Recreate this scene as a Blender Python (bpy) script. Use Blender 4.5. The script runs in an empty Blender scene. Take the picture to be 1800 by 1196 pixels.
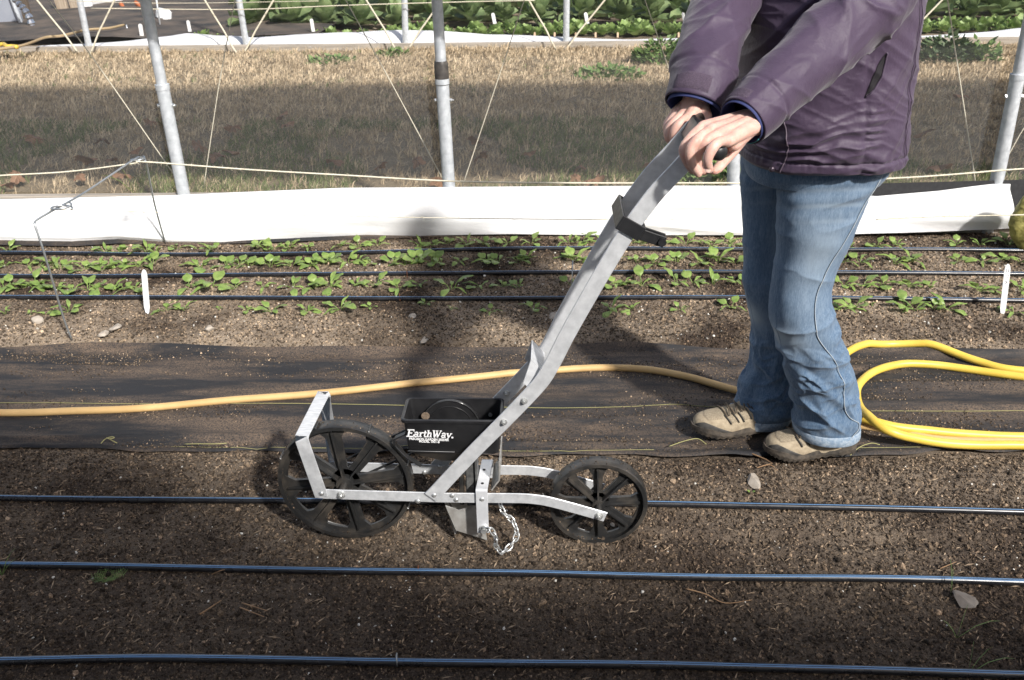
import bpy, math, random
import numpy as np
from mathutils import Vector, Matrix
random.seed(7); rng = np.random.default_rng(7)
sc = bpy.context.scene
C = sc.collection

# ------------------------------------------------------------------ camera
H = 1.4; FPX = 1600.0; PITCH = 0.4652; ROLL = -0.0184; YAW = -0.0493
_fw = np.array([math.sin(YAW)*math.cos(PITCH), math.cos(YAW)*math.cos(PITCH), -math.sin(PITCH)])
_r = np.array([math.cos(YAW), -math.sin(YAW), 0.0]); _u = np.cross(_r, _fw)
_r2 = math.cos(ROLL)*_r + math.sin(ROLL)*_u; _u2 = -math.sin(ROLL)*_r + math.cos(ROLL)*_u
cam_d = bpy.data.cameras.new('camera'); cam = bpy.data.objects.new('camera', cam_d); C.objects.link(cam)
cam.matrix_world = Matrix(((_r2[0], _u2[0], -_fw[0], 0), (_r2[1], _u2[1], -_fw[1], 0), (_r2[2], _u2[2], -_fw[2], H), (0, 0, 0, 1)))
cam_d.sensor_width = 36; cam_d.lens = 36*FPX/1800; cam_d.clip_start = 0.05; cam_d.clip_end = 2000
cam_d.dof.use_dof = True; cam_d.dof.focus_distance = 2.0; cam_d.dof.aperture_fstop = 13
sc.camera = cam
# ------------------------------------------------------------------ light
SUN = Vector((0.75, -1.05, 1.0)).normalized()          # towards the sun
w = bpy.data.worlds.new('World'); sc.world = w; w.use_nodes = True
wn = w.node_tree; bg = wn.nodes['Background']
sky = wn.nodes.new('ShaderNodeTexSky'); sky.sky_type = 'NISHITA'; sky.sun_disc = False
sky.sun_elevation = math.asin(SUN.z); sky.sun_rotation = math.atan2(SUN.x, SUN.y)
sky.air_density = 1.0; sky.dust_density = 3.0; sky.ozone_density = 1.0
wn.links.new(sky.outputs[0], bg.inputs[0]); bg.inputs[1].default_value = 0.115
sl = bpy.data.lights.new('sun', 'SUN'); sl.energy = 5.0; sl.angle = math.radians(3.0); sl.color = (1.0, 0.968, 0.925)
so = bpy.data.objects.new('sun', sl); C.objects.link(so); so.rotation_euler = SUN.to_track_quat('Z', 'Y').to_euler()
sc.view_settings.view_transform = 'Standard'; sc.view_settings.look = 'None'
sc.view_settings.gamma = 1; sc.view_settings.use_curve_mapping = False; sc.view_settings.exposure = 0.3

# ------------------------------------------------------------------ helpers
def ray(px, py): return _fw*FPX + _r2*(px-900) - _u2*(py-598)
def at(px, py, Y):
    d = ray(px, py); t = Y/d[1]; return Vector((d[0]*t, Y, H+d[2]*t))
def gr(px, py, z=0.0):
    d = ray(px, py); t = (z-H)/d[2]; return Vector((d[0]*t, d[1]*t, z))
def atx(px, py, X):
    d = ray(px, py); t = X/d[0]; return Vector((X, d[1]*t, H+d[2]*t))

def vnoise(p, seed=0):
    p = np.asarray(p, float); i = np.floor(p).astype(np.int64); f = p-i; f = f*f*(3-2*f)
    def h(ix, iy, iz):
        n = (ix*73856093) ^ (iy*19349663) ^ (iz*83492791) ^ (seed*2654435761)
        n &= 0xffffffff; n = ((n ^ (n >> 15))*2246822519) & 0xffffffff; n = ((n ^ (n >> 13))*3266489917) & 0xffffffff
        return ((n ^ (n >> 16)) & 0xffff)/65535.0
    r = 0
    for dx in (0, 1):
        for dy in (0, 1):
            for dz in (0, 1):
                wgt = (f[:, 0] if dx else 1-f[:, 0])*(f[:, 1] if dy else 1-f[:, 1])*(f[:, 2] if dz else 1-f[:, 2])
                r = r+wgt*h(i[:, 0]+dx, i[:, 1]+dy, i[:, 2]+dz)
    return r
def fbm(p, oct=3, seed=0):
    p = np.asarray(p, float); s = 0; a = 0.5; t = 0
    for o in range(oct):
        s = s+a*vnoise(p*(2**o), seed+o); t += a; a *= .5
    return s/t
def ridge(p, seed=0): return 1-np.abs(2*vnoise(p, seed)-1)

def rootloc(o):
    v = Vector((0, 0, 0))
    while o is not None: v += o.location; o = o.parent
    return v
def setp(o, label=None, cat=None, group=None, kind=None):
    if label: o['label'] = label
    if cat: o['category'] = cat
    if group: o['group'] = group
    if kind: o['kind'] = kind
    return o
def empty(name, loc, label, cat, group=None):
    o = bpy.data.objects.new(name, None); C.objects.link(o); o.location = loc
    return setp(o, label, cat, group)
def link(name, me, parent=None, loc=(0, 0, 0)):
    o = bpy.data.objects.new(name, me); C.objects.link(o); o.location = loc
    if parent is not None: o.parent = parent
    return o
def raw_mesh(name, V, F, mats=None, smooth=False):
    """fast mesh from numpy arrays; F is (M,k) or list of such arrays"""
    me = bpy.data.meshes.new(name); V = np.asarray(V, np.float32)
    Fs = F if isinstance(F, list) else [F]
    Fs = [np.asarray(f, np.int32) for f in Fs if len(f)]
    me.vertices.add(len(V)); me.vertices.foreach_set('co', V.ravel())
    nl = sum(f.size for f in Fs); nf = sum(len(f) for f in Fs)
    me.loops.add(nl); me.polygons.add(nf)
    me.loops.foreach_set('vertex_index', np.concatenate([f.ravel() for f in Fs]))
    tot = np.concatenate([np.full(len(f), f.shape[1], np.int32) for f in Fs])
    st = np.concatenate([[0], np.cumsum(tot)[:-1]]).astype(np.int32)
    me.polygons.foreach_set('loop_start', st)
    me.polygons.foreach_set('use_smooth', np.full(nf, smooth))
    me.update(calc_edges=True); me.validate()
    for m in ([mats] if mats and not isinstance(mats, list) else (mats or [])): me.materials.append(m)
    return me
def lathe_faces(n, m, close_u=True, off=0):
    i = np.arange(m-1)[:, None]; j = np.arange(n if close_u else n-1)[None, :]; k = (j+1) % n
    return (np.stack([i*n+j, i*n+k, (i+1)*n+k, (i+1)*n+j], -1).reshape(-1, 4)+off)

class MB:
    def __init__(s): s.v = []; s.f = []
    def add(s, V, F):
        o = len(s.v); s.v += [tuple(x) for x in V]; s.f += [tuple(int(i)+o for i in f) for f in F]; return s
    def box(s, c, size, M=None, bev=0.0):
        M = M or Matrix.Identity(3); hx, hy, hz = [a/2 for a in size]; b = min(bev, hx*.9, hy*.9, hz*.9)
        c = Vector(c)
        if b <= 0:
            V = [c+M@Vector((x*hx, y*hy, z*hz)) for x in (-1, 1) for y in (-1, 1) for z in (-1, 1)]
            return s.add(V, [(0, 1, 3, 2), (4, 6, 7, 5), (0, 4, 5, 1), (2, 3, 7, 6), (0, 2, 6, 4), (1, 5, 7, 3)])
        V = []; F = []; idx = {}
        for x in (-1, 1):
            for y in (-1, 1):
                for z in (-1, 1):
                    for a in range(3):
                        e = [hx-b, hy-b, hz-b]; e[a] += b
                        idx[(x, y, z, a)] = len(V); V.append(c+M@Vector((x*e[0], y*e[1], z*e[2])))
        for a in range(3):
            o = [k for k in range(3) if k != a]
            for sgn in (-1, 1):
                q = []
                for (p, r_) in ((-1, -1), (1, -1), (1, 1), (-1, 1)):
                    t = [0, 0, 0]; t[a] = sgn; t[o[0]] = p; t[o[1]] = r_; q.append(idx[(*t, a)])
                F.append(q)
        for a in range(3):
            o = [k for k in range(3) if k != a]
            for p in (-1, 1):
                for r_ in (-1, 1):
                    q = []
                    for sgn, ax in ((-1, o[0]), (-1, o[1]), (1, o[1]), (1, o[0])):
                        t = [0, 0, 0]; t[a] = sgn; t[o[0]] = p; t[o[1]] = r_; q.append(idx[(*t, ax)])
                    F.append(q)
        for x in (-1, 1):
            for y in (-1, 1):
                for z in (-1, 1): F.append([idx[(x, y, z, a)] for a in range(3)])
        return s.add(V, F)
    def tube(s, pts, r, n=10, caps=True, closed=False, flat=1.0, upv=None):
        P = [Vector(p) for p in pts]; m = len(P)
        R = list(r) if hasattr(r, '__len__') else [r]*m
        T = []
        for i in range(m):
            if closed: t = P[(i+1) % m]-P[i-1]
            else: t = P[min(i+1, m-1)]-P[max(i-1, 0)]
            T.append(t.normalized() if t.length > 1e-9 else Vector((0, 0, 1)))
        up = upv or (Vector((0, 0, 1)) if abs(T[0].z) < .9 else Vector((1, 0, 0)))
        V = []; nrm = None
        for i in range(m):
            if nrm is None or upv: nrm = (up-T[i]*up.dot(T[i])).normalized()
            else: nrm = (nrm-T[i]*nrm.dot(T[i])).normalized()
            b = T[i].cross(nrm)
            for k in range(n):
                a = 2*math.pi*k/n; V.append(P[i]+(b*math.cos(a)+nrm*math.sin(a)*flat)*R[i])
        F = []
        for i in range(m if closed else m-1):
            for k in range(n):
                F.append((i*n+k, i*n+(k+1) % n, ((i+1) % m)*n+(k+1) % n, ((i+1) % m)*n+k))
        if caps and not closed: F += [tuple(range(n))[::-1], tuple((m-1)*n+k for k in range(n))]
        return s.add(V, F)
    def cyl(s, a, b, r, n=16, r2=None): return s.tube([a, b], [r, r2 if r2 else r], n)
    def ribbon(s, pts, wv, th):
        """strap: path, per-point width vectors (full), thickness"""
        P = [Vector(p) for p in pts]; m = len(P); W = [Vector(x) for x in wv] if not isinstance(wv, Vector) else [wv]*m
        V = []
        for i in range(m):
            t = (P[min(i+1, m-1)]-P[max(i-1, 0)]).normalized(); w_ = W[i]; n_ = t.cross(w_).normalized()*th*.5
            c = w_*.5
            e = w_.normalized()*min(th*.3, .001)
            for q in (-c+n_*.4, -c+e+n_, c-e+n_, c+n_*.4, c-n_*.4, c-e-n_, -c+e-n_, -c-n_*.4): V.append(P[i]+q)
        F = []
        for i in range(m-1):
            for k in range(8): F.append((i*8+k, i*8+(k+1) % 8, (i+1)*8+(k+1) % 8, (i+1)*8+k))
        F += [tuple(range(8))[::-1], tuple((m-1)*8+k for k in range(8))]
        return s.add(V, F)
    def mesh(s, name, mat, smooth=False, origin=(0, 0, 0)):
        me = bpy.data.meshes.new(name); o = Vector(origin)
        me.from_pydata([Vector(v)-o for v in s.v], [], s.f)
        me.polygons.foreach_set('use_smooth', [smooth]*len(me.polygons))
        for m in (mat if isinstance(mat, list) else [mat]): me.materials.append(m)
        me.update(); return me
    def build(s, name, mat, parent=None, smooth=False, auto=None, origin=None):
        """world-space verts. parented: local = world - parent origin. top-level: origin given"""
        base = rootloc(parent) if parent is not None else Vector(origin if origin is not None else (0, 0, 0))
        me = s.mesh(name, mat, smooth, base)
        if auto: me.set_sharp_from_angle(angle=math.radians(auto))
        o = link(name, me, parent, (0, 0, 0) if parent is not None else base)
        return o

def cat_rom(pts, n=8):
    P = [np.array(p, float) for p in pts]; out = []
    P = [2*P[0]-P[1]]+P+[2*P[-1]-P[-2]]
    for i in range(1, len(P)-2):
        for k in range(n):
            t = k/n; a, b, c, d = P[i-1:i+3]
            out.append(.5*(2*b+(c-a)*t+(2*a-5*b+4*c-d)*t*t+(3*b-a-3*c+d)*t**3))
    out.append(P[-2]); return out
def V3(L): return [Vector(p) for p in L]

# ------------------------------------------------------------------ materials
def nd(nt, t, **kw):
    n = nt.nodes.new(t)
    for k, v in kw.items():
        if k in n.inputs: n.inputs[k].default_value = v
        else: setattr(n, k, v)
    return n
def ramp(nt, src, stops):
    r = nt.nodes.new('ShaderNodeValToRGB'); e = r.color_ramp.elements
    while len(e) < len(stops): e.new(.5)
    for i, (p, c) in enumerate(stops):
        e[i].position = p; e[i].color = (*c, 1) if hasattr(c, '__len__') else (c, c, c, 1)
    nt.links.new(src, r.inputs[0]); return r.outputs[0]
def noise(nt, co, scale, detail=4, rough=.6, vec=None):
    n = nd(nt, 'ShaderNodeTexNoise'); n.inputs['Scale'].default_value = scale; n.inputs['Detail'].default_value = detail
    n.inputs['Roughness'].default_value = rough
    if vec:
        m = nd(nt, 'ShaderNodeMapping'); m.inputs['Scale'].default_value = vec; nt.links.new(co, m.inputs[0]); co = m.outputs[0]
    nt.links.new(co, n.inputs['Vector']); return n.outputs['Fac']
def mixc(nt, f, a, b, mode='MIX'):
    m = nt.nodes.new('ShaderNodeMix'); m.data_type = 'RGBA'; m.blend_type = mode
    for k, x in ((0, f), (6, a), (7, b)):
        if isinstance(x, (int, float)): m.inputs[k].default_value = x
        elif isinstance(x, tuple): m.inputs[k].default_value = (*x, 1)
        else: nt.links.new(x, m.inputs[k])
    return m.outputs[2]
def M(name, c1, c2=None, scale=20, rough=.6, metal=0.0, bump=0.0, bscale=80, vec=None, bvec=None, spec=.5, lo=.35, hi=.65,
      sss=0.0, sheen=0.0, coat=0.0, trans=0.0, rvar=0.0, world=False, island=0.0, bdist=.002):
    m = bpy.data.materials.new(name); m.use_nodes = True; nt = m.node_tree; b = nt.nodes['Principled BSDF']
    tc = nd(nt, 'ShaderNodeTexCoord'); co = tc.outputs['Object']
    if world: co = nd(nt, 'ShaderNodeNewGeometry').outputs['Position']
    col = None
    if c2 is not None:
        f = noise(nt, co, scale, 5, .6, vec); col = ramp(nt, f, [(lo, c1), (hi, c2)])
    if island:
        g = nd(nt, 'ShaderNodeNewGeometry'); hs = nd(nt, 'ShaderNodeHueSaturation')
        mr = nd(nt, 'ShaderNodeMapRange'); nt.links.new(g.outputs['Random Per Island'], mr.inputs[0])
        mr.inputs[3].default_value = 1-island; mr.inputs[4].default_value = 1+island
        nt.links.new(mr.outputs[0], hs.inputs['Value'])
        if col is not None: nt.links.new(col, hs.inputs['Color'])
        else: hs.inputs['Color'].default_value = (*c1, 1)
        col = hs.outputs[0]
    if col is not None: nt.links.new(col, b.inputs['Base Color'])
    else: b.inputs['Base Color'].default_value = (*c1, 1)
    b.inputs['Roughness'].default_value = rough; b.inputs['Metallic'].default_value = metal
    b.inputs['Specular IOR Level'].default_value = spec
    b.inputs['Sheen Weight'].default_value = sheen; b.inputs['Coat Weight'].default_value = coat
    if sss:
        b.inputs['Subsurface Weight'].default_value = sss; b.inputs['Subsurface Radius'].default_value = (1, .35, .2)
        b.inputs['Subsurface Scale'].default_value = .006
    if rvar:
        rr = noise(nt, co, scale*1.7, 4, .6, vec); q = nd(nt, 'ShaderNodeMapRange')
        nt.links.new(rr, q.inputs[0]); q.inputs[1].default_value = .3; q.inputs[2].default_value = .7
        q.inputs[3].default_value = rough-rvar; q.inputs[4].default_value = rough+rvar; nt.links.new(q.outputs[0], b.inputs['Roughness'])
    if bump:
        bn = nd(nt, 'ShaderNodeBump'); bn.inputs['Strength'].default_value = bump; bn.inputs['Distance'].default_value = bdist
        nt.links.new(noise(nt, co, bscale, 5, .65, bvec), bn.inputs['Height']); nt.links.new(bn.outputs[0], b.inputs['Normal'])
    if trans:
        t = nd(nt, 'ShaderNodeBsdfTranslucent'); ms = nd(nt, 'ShaderNodeMixShader'); ms.inputs[0].default_value = trans
        if col is not None: nt.links.new(col, t.inputs[0])
        else: t.inputs[0].default_value = (*c1, 1)
        nt.links.new(b.outputs[0], ms.inputs[1]); nt.links.new(t.outputs[0], ms.inputs[2])
        nt.links.new(ms.outputs[0], nt.nodes['Material Output'].inputs[0])
    return m

def soil_mat(name, island):
    m = bpy.data.materials.new(name); m.use_nodes = True; nt = m.node_tree; b = nt.nodes['Principled BSDF']
    co = nd(nt, 'ShaderNodeNewGeometry').outputs['Position']
    big = noise(nt, co, 2.3, 3, .6); dry = ramp(nt, big, [(.36, 0.0), (.60, 1.0)])
    # drier, paler crust on the far bed, darker soil towards the camera
    sp = nd(nt, 'ShaderNodeSeparateXYZ'); nt.links.new(co, sp.inputs[0])
    fy = nd(nt, 'ShaderNodeMapRange'); nt.links.new(sp.outputs[1], fy.inputs[0])
    fy.inputs[1].default_value = 1.3; fy.inputs[2].default_value = 2.7; fy.inputs[3].default_value = .10; fy.inputs[4].default_value = 1.0
    dm = nd(nt, 'ShaderNodeMath', operation='MULTIPLY'); nt.links.new(dry, dm.inputs[0]); nt.links.new(fy.outputs[0], dm.inputs[1])
    fine = noise(nt, co, 260, 5, .75)
    dark = ramp(nt, fine, [(.3, (.022, .015, .011)), (.52, (.098, .071, .051)), (.68, (.24, .185, .137))] if island else [(.3, (.012, .008, .006)), (.52, (.048, .034, .025)), (.68, (.13, .098, .072))])  # bare soil coloured darker than the crumbs to paint shade in the gaps
    tan = ramp(nt, fine, [(.3, (.13, .10, .072)), (.55, (.31, .245, .18)), (.7, (.46, .38, .29))])
    col = mixc(nt, dm.outputs[0], dark, tan)
    if island:
        g = nd(nt, 'ShaderNodeNewGeometry')
        k = ramp(nt, g.outputs['Random Per Island'], [(0, (.18, .17, .16)), (.5, (.55, .53, .51)), (.80, (1.3, 1.25, 1.15)), (.94, (1.8, 1.7, 1.55)), (.99, (2.8, 2.65, 2.45))])
        k.node.color_ramp.interpolation = 'LINEAR'
        col = mixc(nt, 1.0, col, k, 'MULTIPLY')
    nt.links.new(col, b.inputs['Base Color']); b.inputs['Roughness'].default_value = .92; b.inputs['Specular IOR Level'].default_value = .25
    bn = nd(nt, 'ShaderNodeBump'); bn.inputs['Strength'].default_value = .9; bn.inputs['Distance'].default_value = .004
    nt.links.new(noise(nt, co, 320, 4, .7), bn.inputs['Height']); nt.links.new(bn.outputs[0], b.inputs['Normal'])
    return m
m_soil = soil_mat('soil', False); m_clod = soil_mat('clods', True)
def ground_mat():
    """soil inside the tunnels, turf thatch between them"""
    m = m_soil; nt = m.node_tree; b = nt.nodes['Principled BSDF']; co = nd(nt, 'ShaderNodeNewGeometry').outputs['Position']
    sp = nd(nt, 'ShaderNodeSeparateXYZ'); nt.links.new(co, sp.inputs[0])
    cur = b.inputs['Base Color'].links[0].from_socket
    th = ramp(nt, noise(nt, co, 60, 5, .7), [(.3, (.12, .095, .06)), (.7, (.30, .235, .15))])
    a = nd(nt, 'ShaderNodeMath', operation='GREATER_THAN'); a.inputs[1].default_value = 3.9; nt.links.new(sp.outputs[1], a.inputs[0])
    c = nd(nt, 'ShaderNodeMath', operation='LESS_THAN'); c.inputs[1].default_value = 8.95; nt.links.new(sp.outputs[1], c.inputs[0])
    d = nd(nt, 'ShaderNodeMath', operation='MULTIPLY'); nt.links.new(a.outputs[0], d.inputs[0]); nt.links.new(c.outputs[0], d.inputs[1])
    nt.links.new(mixc(nt, d.outputs[0], cur, th), b.inputs['Base Color'])
    return m
ground_mat()
m_white = M('white_fleece', (.82, .82, .82), (.88, .88, .875), 3, .75, bump=.25, bscale=6, bvec=(1, 1, 3), bdist=.02, trans=.12)
m_board = M('weathered_board', (.26, .23, .19), (.42, .37, .31), 9, .8, bump=.5, bscale=40, vec=(.3, 3, 6), bvec=(.2, 3, 6))
m_alu = M('brushed_aluminium', (.50, .51, .52), (.72, .73, .74), 22, .40, .38, bump=.12, bscale=90, vec=(2, 8, 2), bvec=(1, 6, 1), rvar=.08, lo=.3, hi=.7, bdist=.0006)
m_galv = M('galvanised_steel', (.50, .53, .56), (.68, .71, .74), 35, .40, .35, bump=.1, bscale=60, rvar=.1)
m_zinc = M('zinc_plate', (.55, .56, .55), (.7, .7, .68), 60, .28, .75)
m_blk = M('black_plastic', (.012, .012, .013), (.02, .02, .021), 30, .36, spec=.5, bump=.15, bscale=300, rvar=.08, bdist=.0005)
m_wheel = M('dusty_black_plastic', (.018, .018, .018), (.075, .064, .052), 16, .40, spec=.6, bump=.2, bscale=200, lo=.45, hi=.75, bdist=.0006, rvar=.1)
m_rubber = M('black_rubber', (.012, .012, .012), rough=.5)
m_drip = M('black_polyethylene', (.010, .010, .012), (.02, .02, .022), 20, .30, spec=.55, rvar=.08)
m_blue_glint = M('blue_stripe_glint', (.12, .23, .40), rough=.35)
m_yhose = M('yellow_hose', (.66, .45, .06), (.74, .53, .09), 8, .42, bump=.12, bscale=50, bdist=.001, island=0)
m_those = M('tan_hose', (.50, .32, .13), (.62, .41, .18), 7, .55, bump=.2, bscale=50, bdist=.001)
m_cord = M('cream_cord', (.55, .50, .38), (.66, .61, .48), 60, .85, bump=.5, bscale=300)
m_twine = M('hairy_twine', (.62, .57, .44), (.74, .69, .55), 80, .9, bump=.6, bscale=400)
m_wire = M('hoop_wire', (.40, .42, .43), rough=.4, metal=.8)
m_rust = M('rusty_wire', (.16, .055, .02), rough=.8)
m_mark = M('white_plastic_marker', (.78, .79, .80), rough=.45)
m_ink = M('marker_ink', (.03, .03, .05), rough=.7)
m_leaf = M('spinach_leaf', (.18, .29, .065), (.32, .42, .12), 45, .42, bump=.4, bscale=120, trans=.28, world=True, bdist=.001)
m_cab = M('cabbage_leaf', (.12, .18, .075), (.25, .32, .14), 9, .5, bump=.5, bscale=40, trans=.25, world=True)
m_lett = M('lettuce_leaf', (.22, .33, .10), (.35, .46, .16), 12, .5, trans=.3, world=True)
m_dryg = M('dry_grass', (.40, .31, .20), (.62, .50, .34), 3, .8, trans=.2, world=True, island=.35, spec=.2)
m_grng = M('green_grass', (.11, .15, .055), (.22, .24, .10), 4, .7, trans=.25, world=True, island=.35, spec=.2)
m_weed = M('weed_leaf', (.10, .17, .05), (.20, .29, .09), 20, .6, trans=.25, world=True)
m_dleaf = M('fallen_leaf', (.20, .11, .06), (.30, .17, .10), 30, .7, trans=.2, world=True)
m_stone = M('stone', (.30, .255, .205), (.42, .37, .31), 40, .85, bump=.5, bscale=120)
m_chip = M('pale_chip', (.52, .49, .43), (.7, .68, .62), 40, .8, island=.3)
m_skin = M('skin', (.55, .31, .25), (.68, .46, .38), 38, .48, sss=.35, bump=.5, bscale=190, spec=.35, lo=.3, hi=.7, bdist=.0012)
m_nail = M('nail', (.70, .47, .40), rough=.25, sss=.2)
m_lining = M('navy_lining', (.03, .04, .13), rough=.8)
m_teal = M('teal_trim', (.05, .35, .38), rough=.7)
m_yellowbag = M('yellow_mesh_bag', (.22, .20, .05), (.48, .43, .14), 30, .6, bump=.9, bscale=90, bdist=.005, trans=.2)
m_ybrown = M('yellow_thread', (.30, .28, .12), rough=.8)
m_twig = M('root_twig', (.24, .14, .07), (.36, .22, .12), 50, .85)

# ------------------------------------------------------------------ ground
def steps(segs):
    out = [segs[0][0]]
    for a, b, d in segs:
        n = max(1, int(round((b-a)/d))); out += list(a+(b-a)*(np.arange(n)+1)/n)
    return np.array(out)
def zbase(X, Y):
    """bed surface height (without clods)"""
    z = np.zeros_like(X)
    path = np.clip((Y-2.03)/.10, 0, 1)*np.clip((2.80-Y)/.08, 0, 1)
    z = z-.03*path
    z = z-.006*np.exp(-((Y-1.735)/.020)**2)*np.clip((X-.16)/.05, 0, 1)+.003*(np.exp(-((Y-1.70)/.014)**2)+np.exp(-((Y-1.77)/.014)**2))*np.clip((X-.16)/.05, 0, 1)
    q = np.stack([X*1.3, Y*2.2, X*0], -1).reshape(-1, 3)
    z = z-.010*np.clip((2.12-Y)/.28, 0, 1)
    z = z+((fbm(q, 3, 5)-.5)*.035*(1-path.ravel()*.7)*(Y.ravel() < 4.2)).reshape(X.shape)
    return z
def soil_z(X, Y):
    z = zbase(X, Y).ravel(); p = np.stack([X.ravel(), Y.ravel(), 0*X.ravel()], -1)
    inbed = (((Y < 2.14) | ((Y > 2.68) & (Y < 3.9)))).ravel()
    far = (Y.ravel() > 3.9)
    a = ridge(p*28, 11)**2*.0032+ridge(p*62, 12)*.0045+vnoise(p*120, 13)*.004
    return (z+np.where(inbed, a-.006, np.where(far, (fbm(p*1.1, 3, 3)-.5)*.05, 0))).reshape(X.shape)
xs = steps([(-900, -60, 200), (-60, -8, 8), (-8, -2.6, .35), (-2.6, -1.15, .011), (-1.15, 1.45, .0075), (1.45, 2.6, .011), (2.6, 8, .35), (8, 60, 8), (60, 900, 200)])
ys = steps([(-900, -60, 200), (-60, -4, 6), (-4, .6, .25), (.6, 2.16, .0074), (2.16, 2.66, .04), (2.66, 3.8, .0085), (3.8, 9, .14), (9, 16, .5), (16, 60, 6), (60, 900, 200)])
GX, GY = np.meshgrid(xs, ys); GZ = soil_z(GX, GY)
gm = raw_mesh('ground', np.stack([GX, GY, GZ], -1).reshape(-1, 3), lathe_faces(len(xs), len(ys), False), m_soil, False)
gobj = link('ground', gm); setp(gobj, kind='structure')

def quatrot(n):
    q = rng.normal(size=(n, 4)); q /= np.linalg.norm(q, axis=1)[:, None]; w_, x, y, z = q.T
    return np.stack([np.stack([1-2*(y*y+z*z), 2*(x*y-z*w_), 2*(x*z+y*w_)], -1), np.stack([2*(x*y+z*w_), 1-2*(x*x+z*z), 2*(y*z-x*w_)], -1),
                     np.stack([2*(x*z-y*w_), 2*(y*z+x*w_), 1-2*(x*x+y*y)], -1)], 1)
_t = (1+5**.5)/2
ICO_V = np.array([(-1, _t, 0), (1, _t, 0), (-1, -_t, 0), (1, -_t, 0), (0, -1, _t), (0, 1, _t), (0, -1, -_t), (0, 1, -_t), (_t, 0, -1), (_t, 0, 1), (-_t, 0, -1), (-_t, 0, 1)])/1.9
ICO_F = np.array([(0, 11, 5), (0, 5, 1), (0, 1, 7), (0, 7, 10), (0, 10, 11), (1, 5, 9), (5, 11, 4), (11, 10, 2), (10, 7, 6), (7, 1, 8), (3, 9, 4), (3, 4, 2), (3, 2, 6), (3, 6, 8), (3, 8, 9), (4, 9, 5), (2, 4, 11), (6, 2, 10), (8, 6, 7), (9, 8, 1)])
OCT_V = np.array([(1, 0, 0), (-1, 0, 0), (0, 1, 0), (0, -1, 0), (0, 0, 1), (0, 0, -1)], float)
OCT_F = np.array([(0, 2, 4), (2, 1, 4), (1, 3, 4), (3, 0, 4), (2, 0, 5), (1, 2, 5), (3, 1, 5), (0, 3, 5)])
def scatter(P, S, baseV, baseF, jit=.35):
    n = len(P); Rm = quatrot(n); k = len(baseV)
    B = baseV[None]*(1+rng.uniform(-jit, jit, (n, k, 1)))*S[:, None, :]
    V = np.einsum('nij,nkj->nki', Rm, B)+P[:, None, :]
    F = baseF[None]+(np.arange(n)*k)[:, None, None]
    return V.reshape(-1, 3), F.reshape(-1, 3)
def clods(name, n, x0, x1, y0, y1, smin, smax, pw, base, mat, aspect=(1, .55, .3), lift=.2, mask=None, jit=.35):
    X = rng.uniform(x0, x1, n); Y = rng.uniform(y0, y1, n)
    if mask is not None:
        k = mask(X, Y); X = X[k]; Y = Y[k]
    n = len(X); s = smin+(smax-smin)*rng.random(n)**pw
    Z = soil_z(X[None], Y[None])[0]+s*lift
    asp = rng.uniform(.45, 1, (n, 3)); asp[:, 0] = 1
    S = s[:, None]*asp
    return scatter(np.stack([X, Y, Z], -1), S, base[0], base[1], jit)
ICO = (ICO_V, ICO_F); OCT = (OCT_V, OCT_F)
def join(parts):
    V = []; F = []; o = 0
    for v, f in parts: V.append(v); F.append(f+o); o += len(v)
    return np.concatenate(V), np.concatenate(F)
near_e = [(-400, 772), (0, 778), (130, 780), (250, 787), (400, 786), (550, 786), (740, 792), (900, 793), (1050, 790), (1200, 793), (1330, 800), (1500, 792), (1650, 786), (1800, 784), (2200, 784)]
far_e = [(-400, 605), (0, 608), (300, 606), (450, 609), (650, 611), (900, 610), (1100, 608), (1300, 613), (1500, 615), (1650, 613), (1800, 614), (2200, 616)]
ne = [gr(x, y, .0) for x, y in near_e]; fe = [gr(x, y, .004) for x, y in far_e]
def cloth_y(X, L): return np.interp(X, [p.x for p in L], [p.y for p in L])
wedge_n = lambda X, Y: (np.abs(X+.02) < .5+Y*.72)
near_edge = lambda X, Y: wedge_n(X, Y) & (Y < cloth_y(X, ne)+.004+.008*np.sin(X*13)+.006*np.sin(X*29+1))
far_edge = lambda X, Y: (np.abs(X+.05) < .5+Y*.68) & (Y > cloth_y(X, fe)-.004+.006*np.sin(X*7))
cl = [clods('', 185000, -2.1, 2.1, .78, 2.17, .0017, .0050, 1.7, OCT, None, mask=near_edge),
      clods('', 5500, -2.1, 2.1, .78, 2.17, .0045, .0095, 2.6, ICO, None, mask=near_edge),
      clods('', 135000, -3.0, 3.0, 2.66, 3.82, .0022, .0060, 2.0, OCT, None, mask=far_edge),
      clods('', 8000, -3.0, 3.0, 2.66, 3.82, .0045, .009, 3, ICO, None, mask=far_edge)]
V, F = join(cl); o = link('soil_crumbs', raw_mesh('soil_crumbs', V, F, m_clod)); setp(o, 'loose dark brown soil crumbs covering both garden beds', 'soil', kind='stuff')
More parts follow.
